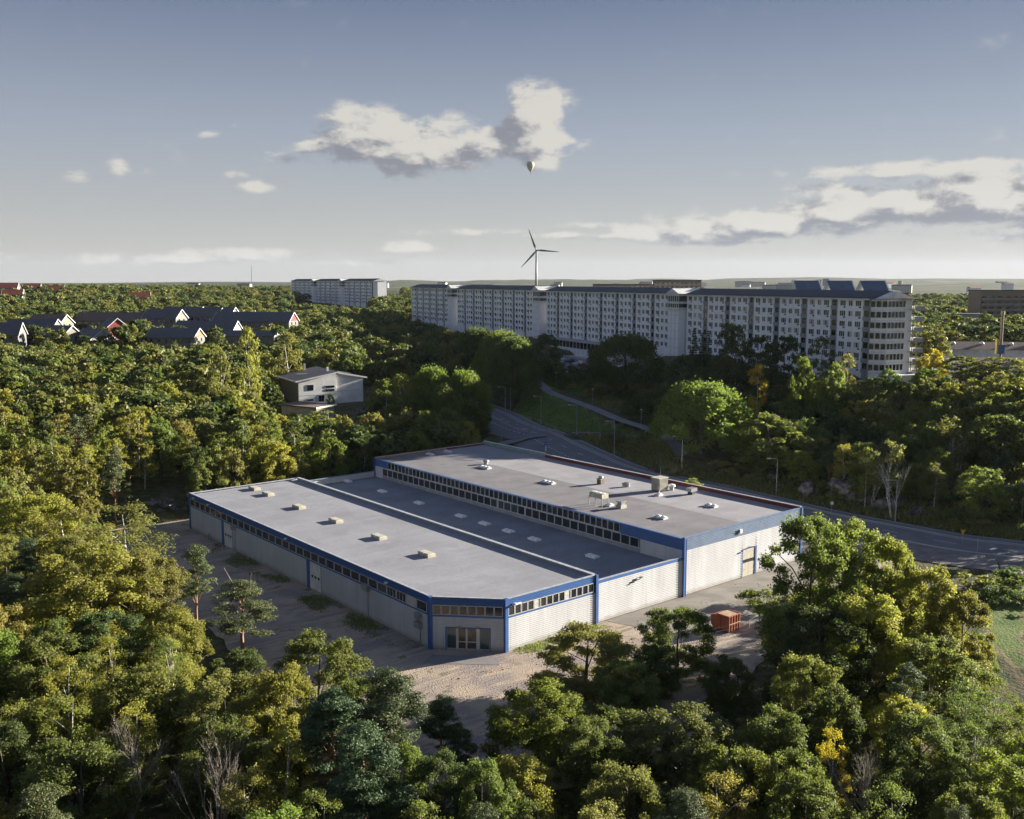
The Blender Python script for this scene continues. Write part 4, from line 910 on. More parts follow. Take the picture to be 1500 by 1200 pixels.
# ------------------------------------------------------------------ detached and row houses on the left plateau
def house(px, py, y, L, Wd, H, G, rz, wallm, gabm, roofm, label, chimney=False, wins=True, group='gabled row houses on the left'):
    x, _, zb = at(px, py, y=y)
    r = empty('row_house', (x, y, zb), R(rz), label, 'house', group); mb = MB(); mb.box(-L / 2, L / 2, -Wd / 2, Wd / 2, -7, H); mb.build('wall', wallm, r)
    mb = MB(); mb.prism([(-Wd / 2 + .01, H), (Wd / 2 - .01, H), (0, H + G)], -L / 2 - .01, L / 2 + .01, 'x'); mb.build('gable', gabm, r)
    mb = MB(); o = .5; sl = G / (Wd / 2)
    mb.prism([(-Wd / 2 - o, H - o * sl + .05), (0, H + G + .05), (Wd / 2 + o, H - o * sl + .05), (Wd / 2 + o, H - o * sl + .3), (0, H + G + .3), (-Wd / 2 - o, H - o * sl + .3)], -L / 2 - .5, L / 2 + .5, 'x'); rf = mb.build('roof', roofm, r)
    for sx in (-L / 2 - .56, L / 2 + .5):
        mb = MB(); mb.prism([(-Wd / 2 - o - .04, H - o * sl - .02), (0, H + G - .02), (Wd / 2 + o + .04, H - o * sl - .02), (Wd / 2 + o + .04, H - o * sl + .34), (0, H + G + .34), (-Wd / 2 - o - .04, H - o * sl + .34)], sx, sx + .06, 'x'); mb.build('bargeboard', M_white, rf)
    if chimney: mb = MB(); mb.box(-1, -.3, .2, .9, H + G - .6, H + G + 1); mb.build('chimney', M_brick, rf)
    if wins:
        for sx in (-1, 1):
            for q in (-Wd / 5, Wd / 5): mb = MB(); mb.box(sx * L / 2 - .04, sx * L / 2 + .04, q - .5, q + .5, H - 1.7, H - .5); mb.build('window', M_glass, r)
        k = -L / 2 + 2
        while k < L / 2 - 1: mb = MB(); mb.box(k - .6, k + .6, -Wd / 2 - .04, -Wd / 2, H - 1.9, H - .7); mb.build('window', M_glass, r); k += 3.2
    return r
D_, B_ = M_roofdark, M_roofbrown
M_housecream = mat('house_cream_boards', (.21, .19, .15), .8, scale=.8)
house(5, 505, 372, 14, 9, 4.0, 4.2, 8, M_housewhite, M_housewhite, D_, 'white-gabled dark-roofed house cut by the left edge of the picture')
house(50, 492, 430, 22, 9, 3.6, 3.6, -4, M_housecream, M_housewhite, D_, 'dark low roof behind the leftmost white gable')
house(75, 484, 440, 17, 9, 3.4, 3.6, -14, M_housecream, M_housecream, B_, 'brown-roofed house with cream gable behind bushes at far left')
house(90, 505, 392, 14, 8.6, 4.0, 3.6, -28, M_housewhite, M_housecream, D_, 'house with pale cream gable and dark roof, left of the grey gable')
house(138, 508, 392, 14, 10.5, 3.2, 3.8, -38, M_housewhite, M_wallgrey, D_, 'house with wide grey shaded gable and white bargeboards')  # tree shade on this gable is put in as a grey wall colour
house(168, 492, 425, 9, 8, 4.2, 3.4, -50, M_wallred, M_wallred, D_, 'small house with orange-red gable behind the grey gabled one')
house(172, 480, 455, 36, 9, 3.5, 3.4, -5, M_housecream, M_housecream, B_, 'long brown roof with white ends, behind the two front gables')
house(242, 478, 440, 17, 9, 3.8, 3.6, -14, M_housewhite, M_housecream, D_, 'dark-roofed house with cream gable at the left of the row of four roofs')
house(270, 472, 470, 20, 9, 3.8, 3.4, -14, M_housewhite, M_housewhite, D_, 'dark-roofed house behind and between the first two of the four roofs')
house(300, 475, 455, 18, 9, 3.8, 3.6, -14, M_housewhite, M_housecream, D_, 'dark-roofed house with small white gable in the middle of the four roofs')
house(325, 474, 455, 14, 9, 3.8, 3.6, -14, M_housewhite, M_housewhite, D_, 'dark-roofed house joined to the left of the long red-ended house')
house(375, 484, 430, 36, 9.5, 4.3, 3.6, -12, M_housewhite, M_wallred, D_, 'long white house with dark roof and dark red gable at its right end', chimney=True)
house(305, 494, 410, 26, 9, 3.3, 3.4, -8, M_housewhite, M_wallgrey, D_, 'long very dark roof with white rake in the middle of the houses')
house(258, 505, 385, 20, 9, 3.2, 3.2, -10, M_housewhite, M_wallor, D_, 'front house with orange sunlit gable and long dark roof')
house(362, 501, 395, 26, 8, 2.6, 1.8, -8, M_housewhite, M_wallgrey, D_, 'low dark roof with white carport edge in front of the red gable', wins=False)
for px, py, y, lb in ((14, 428, 760, 'red-roofed house at the far left edge on the wooded rise'), (20, 439, 700, 'small red-roofed house with pale wall among the far trees'), (48, 428, 840, 'red roof half hidden by trees, second on the far rise'), (82, 431, 820, 'red roof half hidden by trees, middle of the far rise'), (112, 436, 800, 'pair of joined red roofs showing above the far trees'), (128, 437, 805, 'rightmost red roof of the joined pair on the far rise'), (206, 443, 700, 'tiny red-orange gable alone among the far trees')):
    house(px, py, y, 13, 9, 3.5, 3.5, 14, M_wallgrey, M_wallgrey, M_roofred, lb, wins=False, group='red-roofed houses on the far wooded rise')
# white two-part house above the side road
x, y, z = at(468, 588, y=283)
wh = empty('white_house', (x, y, z), R(30), 'white rendered house with two dark mono-pitch roofs above the side road', 'house')
M_wr = mat('white_render', (.80, .80, .79), .8, scale=.4, amt=.9)
mb = MB(); mb.prism([(-6.2, -5), (5.2, -5), (5.2, 8.2), (-6.2, 6.2)], 0, 19, 'y'); mb.build('wall', M_wr, wh)
mb = MB(); mb.prism([(5.25, -5), (14, -5), (14, 6.4), (5.25, 8.0)], .8, 15, 'y'); mb.build('wing_wall', M_wr, wh)
mb = MB(); mb.box(-6.26, -6.2, .3, 18.8, -5, 5.9); mb.build('side_wall', M_brick, wh)
mb = MB(); mb.prism([(-7.2, 6.02), (5.9, 8.32), (5.9, 8.6), (-7.2, 6.3)], -.8, 20, 'y'); mb.build('roof', D_, wh)
mb = MB(); mb.prism([(5.3, 8.0), (15, 6.2), (15, 6.5), (5.3, 8.3)], .1, 15.8, 'y'); mb.build('wing_roof', D_, wh)
mb = MB(); mb.prism([(-7.3, 5.95), (5.95, 8.27), (5.95, 8.65), (-7.3, 6.35)], -.88, -.8, 'y'); mb.prism([(5.98, 7.85), (15.1, 6.12), (15.1, 6.55), (5.98, 8.3)], .02, .1, 'y'); mb.box(-7.28, -7.2, -.8, 20, 5.95, 6.35); mb.build('bargeboard', M_white, wh)
mb = MB(); mb.box(-3.5, 2.0, 9.5, 9.8, 7.3, 7.55); mb.build('roof_ladder', M_galv, wh)
for (a, b_, c_, d_) in ((-3.6, -1.7, 3.4, 5.0), (2.0, 4.7, 3.9, 4.5), (2.0, 4.7, 2.9, 3.5), (-.2, 1.5, .0, 1.8), (-3.6, -1.8, .4, .8)):
    f = MB(); f.box(a - .08, b_ + .08, -.06, 0, c_ - .08, d_ + .08); w_ = f.build('window', M_frame, wh); g = MB(); g.box(a, b_, -.1, -.06, c_, d_); g.build('pane', M_glass, w_)
mb = MB(); mb.box(-6.2, 5.2, -.04, -.002, 1.9, 1.97); mb.build('wall_seam', M_galv, wh); mb = MB(); mb.box(5.3, 14, .74, .8, 2.6, 2.68); mb.build('wall_seam', M_galv, wh)
mb = MB(); mb.box(1, 1.6, 17, 17.6, 7, 9.8); mb.build('chimney', M_concrete, wh); mb = MB(); mb.box(4.2, 4.8, 5, 5.6, 7.5, 9.5); mb.build('chimney', M_white, wh)
x, y, z = at(438, 614, y=262)
ga = empty('garage', (x, y, z), R(-32), 'low pale garage with flat brown roof in front of the white house', 'garage')
mb = MB(); mb.box(-6.5, 6.5, 0, 7, -3, 3.4); mb.build('wall', M_wallcream, ga); mb = MB(); mb.box(-7, 7, -.5, 7.5, 3.4, 3.7); mb.build('roof', M_roofbrown, ga); mb = MB(); mb.box(7, 7.1, -.55, 7.5, 3.35, 3.75); mb.build('bargeboard', M_white, ga)
# far town: small pale buildings in the valley
for i in range(46):
    d = random.uniform(1700, 4300); a = random.uniform(-.46, .50); x = math.tan(a) * d
    bx = MB(); L_ = random.uniform(14, 60); H_ = random.uniform(7, 20); bx.box(-L_ / 2, L_ / 2, -6, 6, -10, H_, 0); bx.prism([(-7, H_), (7, H_), (0, H_ + 3)], -L_ / 2, L_ / 2, 'x', 1)
    tag(bx.build('town_building', [random.choice((M_white, M_wallcream, M_concrete)), random.choice((M_roofdark, M_roofbrown, M_roofred))], None, (x, d, gz(x, d)), random.uniform(-.5, .5)), 'tiny pale building far off in the hazy valley below the horizon', 'building', 'tiny far buildings in the valley')

# ------------------------------------------------------------------ wind turbine and balloon
x, _, zb = at(785.5, 418, y=1725)
wt = empty('wind_turbine', (x, 1725, 15), 0, 'three-bladed wind turbine standing behind the pale apartment blocks', 'wind turbine')
hub = 45 + (412 - 370) / FPX * 1725 - 15 + 1
mb = MB(); mb.tube([(0, 0, 0), (0, 0, hub)], [2.4, 1.5], 14); mb.build('tower', M_turb, wt, smooth=True)
mb = MB(); mb.box(-1.9, 1.9, -3.2, 6, hub - .2, hub + 3.2); mb.build('nacelle', M_turb, wt)
hb = MB(); hb.tube([(0, -5.4, hub + 1.5), (0, -4.8, hub + 1.5), (0, -3.2, hub + 1.5)], [.3, 1.5, 1.9], 12); rot = hb.build('rotor_hub', M_blade, wt)
for tx, ty in ((773, 338), (813, 372), (765, 392)):
    dx = (tx - 785.0) / FPX * 1725; dz = (370 - ty) / FPX * 1725; d = Vector((dx, 0, dz)); Lb = 40; d.normalize(); n_ = Vector((-d.z, 0, d.x)); o_ = Vector((0, -4.6, hub + 1.5)); vs = []
    for s, cw, th in ((0, 1.0, .9), (.06, 1.1, .8), (.2, 2.3, .45), (.5, 1.6, .3), (.8, 1.0, .18), (1, .35, .08)):
        c_ = o_ + d * (Lb * s); vs += [c_ - n_ * cw * .6, c_ + Vector((0, -th, 0)), c_ + n_ * cw, c_ + Vector((0, th, 0))]
    mb = MB(); mb.add(vs, [(4 * i + k, 4 * i + (k + 1) % 4, 4 * i + 4 + (k + 1) % 4, 4 * i + 4 + k) for i in range(5) for k in range(4)] + [(20, 21, 22, 23)]); mb.build('blade', M_blade, wt)
p = at(777, 246, y=2300); bl = empty('hot_air_balloon', (p[0], p[1], p[2] - 13), 0, 'cream hot-air balloon drifting below the white cloud', 'hot-air balloon')
prof = [(0.8, 3.2), (2.4, 6), (5.2, 10), (8.0, 15), (9.0, 19), (8.6, 22.5), (6.8, 25.6), (3.8, 27.5), (0, 28.1)]
mb = MB(); mb.tube([(0, 0, z) for r_, z in prof], [max(r_, .02) for r_, z in prof], 20); mb.build('envelope', M_balloon, bl, smooth=True)
for k in range(10):
    a = 2 * math.pi * k / 10; mb = MB(); mb.tube([((r_ + .06) * math.cos(a), (r_ + .06) * math.sin(a), z) for r_, z in prof[:-1]], .13, 4); mb.build('gore_seam', M_brick, bl)
mb = MB(); mb.box(-.9, .9, -.7, .7, -1.2, .3); mb.build('basket', M_brick, bl)
for a in (-.7, .7):
    for b_ in (-.5, .5): mb = MB(); mb.tube([(a, b_, .3), (a * 1.0, b_, 3.3)], .06, 4); mb.build('cable', M_darkframe, bl)
x, y = face(372, 3500), 3500; mb = MB(); mb.tube([(0, 0, 0), (0, 0, 78)], [1.4, .7], 5); tag(mb.build('radio_mast', M_galv, None, (x, y, gz(x, y))), 'thin lone radio mast on the left part of the horizon', 'mast')

# ------------------------------------------------------------------ lamps, posts, signs
def road_lamp(px, pyb, y, h, ang, label, arm=1.6):
    x = (px - 750) / FPX * y; g = gz(x, y)
    r = empty('street_lamp', (x, y, g), R(ang), label, 'street lamp', 'tall street lamps along the road')
    mb = MB(); mb.tube([(0, 0, 0), (0, 0, 1.2), (0, 0, 1.25), (0, 0, h)], [.13, .13, .10, .07], 8); mb.build('pole', M_galv, r)
    if arm: mb = MB(); mb.tube([(0, 0, h - .02), (.15, 0, h + .12), (arm, 0, h + .2)], .06, 6); mb.build('arm', M_galv, r); mb = MB(); mb.box(arm - .1, arm + .75, -.17, .17, h + .1, h + .28); mb.build('lamp_head', M_galv, r)
    return r
def y_on_edge(px):   # distance at which the road's far edge crosses a photo column
    c, _ = proj(far_edge[:, 0], far_edge[:, 1], far_edge[:, 2]); return float(np.interp(px, c[::-1] if c[0] > c[-1] else c, far_edge[::-1, 1] if c[0] > c[-1] else far_edge[:, 1]))
for px, pt, pb, lb in ((1325, 702, 765, 'lamp by the road in front of the pale birch stems at right'), (1145, 672, 728, 'lamp beside the road just beyond the warehouse corner'), (1003, 643, 695, 'lamp between the big willow and the warehouse roof'), (902, 618, 668, 'lamp on the rough verge, below the middle of the footpath'), (846, 598, 643, 'lamp where the small path leaves the road'), (793, 578, 620, 'lamp at the left side of the mown grass slope'), (748, 560, 600, 'farthest lamp, beside the dark poplars'), (740, 597, 641, 'lamp on the near side of the road bend')):
    y = y_on_edge(px) + (2 if px != 740 else -12); x = (px - 750) / FPX * y; g = gz(x, y); h = (pb - pt) / FPX * y - .2
    road_lamp(px, pb, y, h, 185, 'tall grey street ' + lb)
for px, pt, pb, y, lb in ((734.7, 612, 655, 244, 'bare grey pole left of the junction'), (880.5, 611, 633, 248, 'slim grey post in the bushes between road and footpath'), (961, 617, 647, 242, 'slim grey post near the lower end of the footpath'), (1451, 797, 818, 158, 'thin grey post on the near verge right of the orange sign'), (819.5, 530, 546, 352, 'thin pale post beside the parked van')):
    x = (px - 750) / FPX * y; g = gz(x, y); mb = MB(); mb.tube([(0, 0, 0), (0, 0, (pb - pt) / FPX * y)], .07, 6); tag(mb.build('post', M_galv, None, (x, y, g)), lb, 'post')
for px, pt, pb, y, lb in ((869, 581, 603, 282, 'short path lamp halfway along the footpath'), (941, 606, 631, 252, 'short path lamp near the lower end of the footpath'), (815, 559, 578, 318, 'short path lamp near the top of the footpath'), (700, 632, 652, 238, 'short lamp behind the far corner of the high roof')):
    x = (px - 750) / FPX * y; g = gz(x, y); h = (pb - pt) / FPX * y
    r = empty('path_lamp', (x, y, g), 0, lb, 'street lamp', 'short lamps along the footpath'); mb = MB(); mb.tube([(0, 0, 0), (0, 0, h)], .05, 6); mb.build('pole', M_galv, r)
    mb = MB(); mb.tube([(0, 0, h), (0, 0, h + .12), (0, 0, h + .3)], [.12, .32, .1], 10); mb.build('lamp_head', M_white, r)
def sign(px, py, y, h, label, shape, m1, m2=None, cat='road sign', size=.35):
    x = (px - 750) / FPX * y; g = gz(x, y); r = empty('road_sign', (x, y, g), 0, label, cat); mb = MB(); mb.tube([(0, .05, 0), (0, .05, h)], .035, 6); mb.build('pole', M_galv, r)
    mb = MB()
    if shape == 'disc': mb.tube([(0, 0, h), (0, -.04, h)], size, 16)
    elif shape == 'tri': mb.prism([(-size, h + size * .7), (size, h + size * .7), (0, h - size)], -.02, .02, 'y')
    else: mb.box(-size, size, -.03, .01, h - size, h + size)
    pl = mb.build('sign_plate', m1, r)
    return r, pl, h
M_sblue = mat('sign_blue', (.02, .10, .42), .4); M_syel = mat('sign_yellow', (.75, .42, .02), .4); M_sred = mat('sign_red', (.5, .03, .02), .4)
r, pl, h = sign(800, 647, 238, 2.0, 'round blue keep-right sign with striped base on the traffic island', 'disc', M_sblue, size=.42)
mb = MB(); mb.box(-.25, .3, -.07, -.05, h - .05, h + .05, M=None); mb.build('arrow', M_white, pl); mb = MB(); mb.tube([(0, 0, .1), (0, 0, 1.2)], .14, 10); mb.build('marker_post', M_white, r)
sign(751, 657, 232, 2.3, 'blue square crossing sign beside the side road mouth', 'sq', M_sblue, size=.38)
r, pl, h = sign(1428, 808, 163, 2.2, 'orange-yellow give-way triangle on the near side of the road at right', 'tri', M_syel, size=.5)
r, pl, h = sign(1229, 757, 186, 1.9, 'small white sign on the far verge behind the trees', 'sq', M_white, size=.3)
for px, y, lb in ((779, 232, 'white banded bollard at the tip of the junction'), (757, 266, 'white marker bollard on the upper traffic island')):
    x = (px - 750) / FPX * y; g = gz(x, y); r = empty('bollard', (x, y, g + .1), 0, lb, 'bollard')
    for k in range(4): mb = MB(); mb.tube([(0, 0, .35 * k), (0, 0, .35 * k + .345)], .11, 8); mb.build('band', M_white if k % 2 else M_darkframe, r)

# ------------------------------------------------------------------ parked vehicles
def vehicle(x, y, z, rz, paint, label, van=False):
    r = empty('parked_van' if van else 'parked_car', (x, y, z), rz, label, 'van' if van else 'car', 'vehicles in the hillside parking lot')
    if van: prof = [(-2.5, .35), (-2.5, 1.0), (-2.35, 1.95), (-1.9, 2.05), (1.0, 2.02), (1.75, 1.25), (2.45, .98), (2.5, .4)]; gl = (1.05, 2.0); hw = .95
    else: prof = [(-2.1, .35), (-2.15, .85), (-1.85, 1.05), (-1.25, 1.45), (.35, 1.47), (1.05, 1.0), (1.95, .82), (2.1, .4)]; gl = (.98, 1.42); hw = .88
    mb = MB(); mb.prism([(p[0], p[1]) for p in prof], -hw, hw, 'y'); body = mb.build('body', paint, r)
    for s in (-1, 1):
        mb = MB()
        if van:
            mb.add([(-2.2, s * (hw + .01), 1.15), (1.35, s * (hw + .01), 1.15), (.85, s * (hw + .01), 1.85), (-2.15, s * (hw + .01), 1.85)], [(0, 1, 2, 3)])
        else: mb.add([(-1.7, s * (hw + .01), 1.0), (.9, s * (hw + .01), .98), (.3, s * (hw + .01), 1.38), (-1.2, s * (hw + .01), 1.38)], [(0, 1, 2, 3)])
        mb.build('side_window', M_glass, r)
    mb = MB(); a, b_ = (prof[4], prof[5]); mb.add([(a[0] + .08, -hw * .85, a[1] - .06), (b_[0] + .0, -hw * .9, b_[1] + .06), (b_[0], hw * .9, b_[1] + .06), (a[0] + .08, hw * .85, a[1] - .06)], [(0, 1, 2, 3)]); mb.v = [(v[0] + .04, v[1], v[2] + .03) for v in mb.v]; mb.build('windscreen', M_glass, r)
    for wx in (-1.35, 1.35):
        for s in (-1, 1): mb = MB(); mb.tube([(wx, s * (hw - .2), .33), (wx, s * (hw + .02), .33)], .33, 12); mb.build('wheel', M_tyre, r)
    for s in (-1, 1): mb = MB(); mb.box(prof[-1][0] - .06, prof[-1][0] + .02, s * .62 - .18, s * .62 + .18, .6, .75); mb.build('headlight', M_dome, r)
    return r
def paint(n, c): return mat('paint_' + n, c, .3, .1, scale=.3, spec=.6)
Pw, Ps, Pd, Pr, Pb, Pg = paint('white', (.7, .7, .7)), paint('silver', (.45, .46, .48)), paint('black', (.03, .03, .035)), paint('red', (.45, .02, .02)), paint('blue', (.04, .09, .22)), paint('grey', (.15, .155, .165))
z0 = 13.04
for px, y, a, pt, lb, vn in ((820, 364, 0, Pw, 'white van parked at the left of the hillside lot', True), (797, 372, 90, Pd, 'black car at the left end under the trees', False), (805, 374, 90, Pg, 'dark grey car beside the black one at the left end', False), (831, 382, 88, Pb, 'dark blue car in the back row behind the van', False), (838, 384, 88, Pd, 'black car in the back row of the lot', False), (825, 388, 90, Ps, 'silver car rearmost in the lot', False),
        (845, 367, 70, Ps, 'silver car with nose to the access road', False), (851, 374, 80, Pw, 'white car behind the silver and red ones', False), (857, 366, 75, Pr, 'red car at the right of the lot', False), (862, 378, 85, Ps, 'pale silver car at the right in the back row', False), (868, 381, 85, Pg, 'grey car rightmost in the back row', False)):
    vehicle((px - 750) / FPX * y, y, z0, R(a), pt, lb, vn)
for px, py, y, pt, lb in ((853, 549, 336, Pb, 'dark blue car below the access road'), (861, 551, 334, Pw, 'white car half hidden in the bushes below the access road')):
    x = (px - 750) / FPX * y; vehicle(x, y, gz(x, y), R(10), pt, lb)
# ------------------------------------------------------------------ trees
def unit(n): v = rng.normal(size=(n, 3)); return v / np.linalg.norm(v, axis=1)[:, None]
def leaf_quads(P, N, ln, wd, tone, hang=0):
    """a diamond leaf spray at every point P, facing N"""
    n = len(P); t = np.cross(N, unit(n)); t /= np.linalg.norm(t, axis=1)[:, None] + 1e-9
    if hang: t[:, 2] -= hang; t /= np.linalg.norm(t, axis=1)[:, None]
    b = np.cross(N, t); b /= np.linalg.norm(b, axis=1)[:, None] + 1e-9
    s = (ln * (.65 + .7 * rng.random(n)))[:, None]; q = (wd * (.65 + .7 * rng.random(n)))[:, None]
    bend = N * s * .18
    V = np.stack([P - t * s * .5, P + b * q * .5 + bend, P + t * s * .5, P - b * q * .5 + bend * .4], 1).reshape(-1, 3)
    F = np.arange(4 * n).reshape(n, 4); return V, F, tone
def crown_mesh(name, clumps, per, ln, wd, leafm, flat=.8, up=.35, hang=0, spread=.55):
    """clumps: (x, y, z, rx, rz)"""
    Vs = []; Fs = []; Ts = []; o = 0
    for (cx, cy, cz, rx, rz) in clumps:
        k = max(6, int(per * (rx / 1.3) ** 1.6)); d = unit(k); d[:, 2] = np.where(d[:, 2] < -.35, -d[:, 2] * .6, d[:, 2]); r = 1 - spread * rng.random(k) ** 2
        lump = 1 + .22 * np.sin(d[:, 0] * 5 + cx) * np.sin(d[:, 1] * 6 + cy) + .12 * rng.normal(size=k)
        P = np.array([cx, cy, cz]) + d * (r * lump)[:, None] * np.array([rx, rx, rz])
        N = d * .6 + unit(k) * .75 + np.array([0, 0, up]); N /= np.linalg.norm(N, axis=1)[:, None]
        base = rng.random() * .45; V, F, T = leaf_quads(P, N, ln, wd, np.clip(base + .5 * rng.random(k), 0, 1), hang); Vs.append(V); Fs.append(F + o); Ts.append(T); o += len(V)
    return np_mesh(name, np.concatenate(Vs), np.concatenate(Fs), leafm, np.concatenate(Ts))
def crown_clumps(n, Rr, z0, z1, top=.5, cr=(1.0, 1.7), fl=.98, lobes=4, seed=0):
    g = np.random.default_rng(seed); cl = []; H = z1 - z0; lob = g.random(lobes) * 2 * math.pi
    for i in range(n):
        h = g.random() ** 1.0; a = g.random() * 2 * math.pi
        prof = math.sqrt(max(.05, 1 - abs((h - .34) / .68) ** 2.6)) if top else 1
        irr = .78 + .28 * max(math.cos(a - q) for q in lob) + .1 * g.normal()
        rr = Rr * prof * irr * (.45 + .55 * g.random() ** .4); c = g.uniform(*cr) * (.75 + .35 * (1 - h))
        cl.append((rr * math.cos(a), rr * math.sin(a), z0 + h * H * (.9 + .1 * g.random()), c, c * fl))
    cl.append((0, 0, z1 - cr[0], cr[0] * 1.1, cr[0])); return cl
def trunk_mesh(name, clumps, H, r0, m, z_first=.3, lean=.3, nl=9, seed=0, sides=7, stems=1):
    g = random.Random(seed); mb = MB()
    for st in range(stems):
        lx, ly = g.uniform(-lean, lean) * (2 if stems > 1 else 1), g.uniform(-lean, lean) * (2 if stems > 1 else 1)
        pts = [(lx * (t ** 1.4) * 2 + (st - stems / 2 + .5) * .4 + g.uniform(-.06, .06), ly * (t ** 1.4) * 2 + g.uniform(-.06, .06), H * .88 * t - (.5 if t == 0 else 0)) for t in (0, .12, .3, .5, .7, .85, 1)]
        mb.tube(pts, [r0 * q for q in (1.25, .95, .8, .62, .42, .25, .08)], sides)
        for c in g.sample(clumps, min(nl, len(clumps))):
            zt = min(H * .8, max(H * z_first * .6, c[2] - abs(c[0]) * .6 - abs(c[1]) * .6 - .8)); t = zt / (H * .88)
            s = (lx * t ** 1.4 * 2 + (st - stems / 2 + .5) * .4, ly * t ** 1.4 * 2, zt); e = (c[0], c[1], c[2])
            mid = tuple(s[k] * .45 + e[k] * .55 + (0.35 if k == 2 else g.uniform(-.25, .25)) for k in range(3))
            mb.tube([s, mid, e], [r0 * .38 * (1 - t * .6), r0 * .22, .03], 5)
    return mb.mesh(name, m, smooth=True)
PROTO = {}
def proto(key, hi, H, crown, trunk): PROTO[key] = (H, crown, trunk, hi)
# broadleaved trees seen close by (hundreds of leaf sprays per bough) and farther away
for i in range(4):
    cl = crown_clumps(84, 4.7, 2.0, 12.7, cr=(.7, 1.35), seed=10 + i, lobes=3 + i % 3); H = 13.2
    proto(('oak', 'hi', i), 1, H, crown_mesh('oak_crown', cl, 720, .235, .165, M_leaf, spread=.65), trunk_mesh('oak_trunk', cl, H, .26, M_bark, seed=i, nl=14))
for i in range(4):
    cl = crown_clumps(68, 4.7, 1.8, 12.7, cr=(.75, 1.45), seed=30 + i, lobes=3 + i % 3)
    proto(('oak', 'mid', i), 0, 13.2, crown_mesh('oak_crown', cl, 135, .50, .36, M_leaf), trunk_mesh('oak_trunk', cl, 13.2, .24, M_bark, seed=i, nl=5, sides=5))
for lv, per, ln, wd, k, cr in (('hi', 420, .19, .13, 50, (.6, 1.1)), ('mid', 110, .40, .26, 40, (.65, 1.15))):
    for i in range(2 if lv == 'hi' else 3):
        cl = crown_clumps(k, 2.7, 3.6, 13.4, cr=cr, fl=1.25, seed=50 + i + (lv == 'mid') * 7, lobes=3)
        proto(('birch', lv, i), lv == 'hi', 14, crown_mesh('birch_crown', cl, per, ln, wd, M_leaf, up=.1, hang=.5, spread=.8), trunk_mesh('birch_trunk', cl, 14.5, .16, M_birch, seed=i, nl=8, sides=6, lean=.4))
def pine_clumps(seed, H=14, z0=.42, r=2.9):
    g = random.Random(seed); cl = []
    for lv in range(11):
        h = z0 + (1 - z0) * lv / 11; n = 5 if lv < 9 else 3; rr = r * (1 - ((h - z0) / (1 - z0)) ** 1.6 * .75)
        for k in range(n):
            a = g.random() * 6.283; q = rr * g.uniform(.35, 1.0); s = g.uniform(.55, 1.1); cl.append((q * math.cos(a), q * math.sin(a), H * h + g.uniform(-.35, .35), s, s * .42))
    cl.append((0, 0, H - .2, .6, .5)); return cl
for lv, per, ln, wd in (('hi', 900, .24, .07), ('mid', 200, .42, .15)):
    for i in range(2):
        cl = pine_clumps(70 + i); proto(('pine', lv, i), lv == 'hi', 14, crown_mesh('pine_crown', cl, per, ln, wd, M_needle, up=.6, spread=.9), trunk_mesh('pine_trunk', cl, 15.5, .19, M_pinebark, seed=i + 3, nl=20, z_first=.5, sides=7))
def spruce_clumps(H, r, seed):
    g = random.Random(seed); cl = []
    for lv in range(26):
        h = .04 + .95 * lv / 26; rr = r * (1 - h) ** .9
        for k in range(max(4, int(13 * (1 - h)))): a = g.random() * 6.283; q = rr * g.uniform(.6, 1); s = .35 + .5 * (1 - h); cl.append((q * math.cos(a), q * math.sin(a), H * h - q * .25, s, s * .55))
    return cl
cl = spruce_clumps(13, 2.3, 5); proto(('spruce', 'mid', 0), 0, 13, crown_mesh('spruce_crown', cl, 150, .42, .13, M_needle, up=-.1, spread=.9, hang=.3), trunk_mesh('spruce_trunk', cl[:4], 13.5, .18, M_bark, nl=1, sides=5))
# the big willow-like dome: drooping curtains of small leaves
cl = []
g = np.random.default_rng(5)
for i in range(150):
    a = g.random() * 6.283; e = g.random() ** .7 * 1.35; rr = 6.4 * math.cos(e) * (.9 + .15 * g.random()); cl.append((rr * math.cos(a), rr * math.sin(a), 5.5 + 8.6 * math.sin(e) - .4, g.uniform(.8, 1.25), g.uniform(1.5, 2.6)))
for i in range(60):
    a = g.random() * 6.283; rr = 6.2 * (.85 + .2 * g.random()); cl.append((rr * math.cos(a), rr * math.sin(a), g.uniform(2.2, 5.5), g.uniform(.8, 1.2), g.uniform(1.5, 2.2)))
proto(('willow', 'mid', 0), 0, 16, crown_mesh('willow_crown', cl, 150, .5, .22, M_leaf, up=.1, hang=1.2, spread=.6), trunk_mesh('willow_trunk', cl, 14, .4, M_bark, nl=8))
for lv, per, ln, wd in (('hi', 380, .24, .17), ('mid', 110, .42, .3)):
    for i in range(2):
        g = np.random.default_rng(80 + i); cl = [(g.normal() * .95, g.normal() * .95, g.uniform(.5, 2.1), g.uniform(.6, 1.0), g.uniform(.5, .8)) for _ in range(12)]
        proto(('shrub', lv, i), lv == 'hi', 3.0, crown_mesh('shrub_foliage', cl, per, ln, wd, M_leaf), trunk_mesh('shrub_stems', cl, 2.4, .05, M_bark, nl=4, sides=4, stems=3, lean=.5))
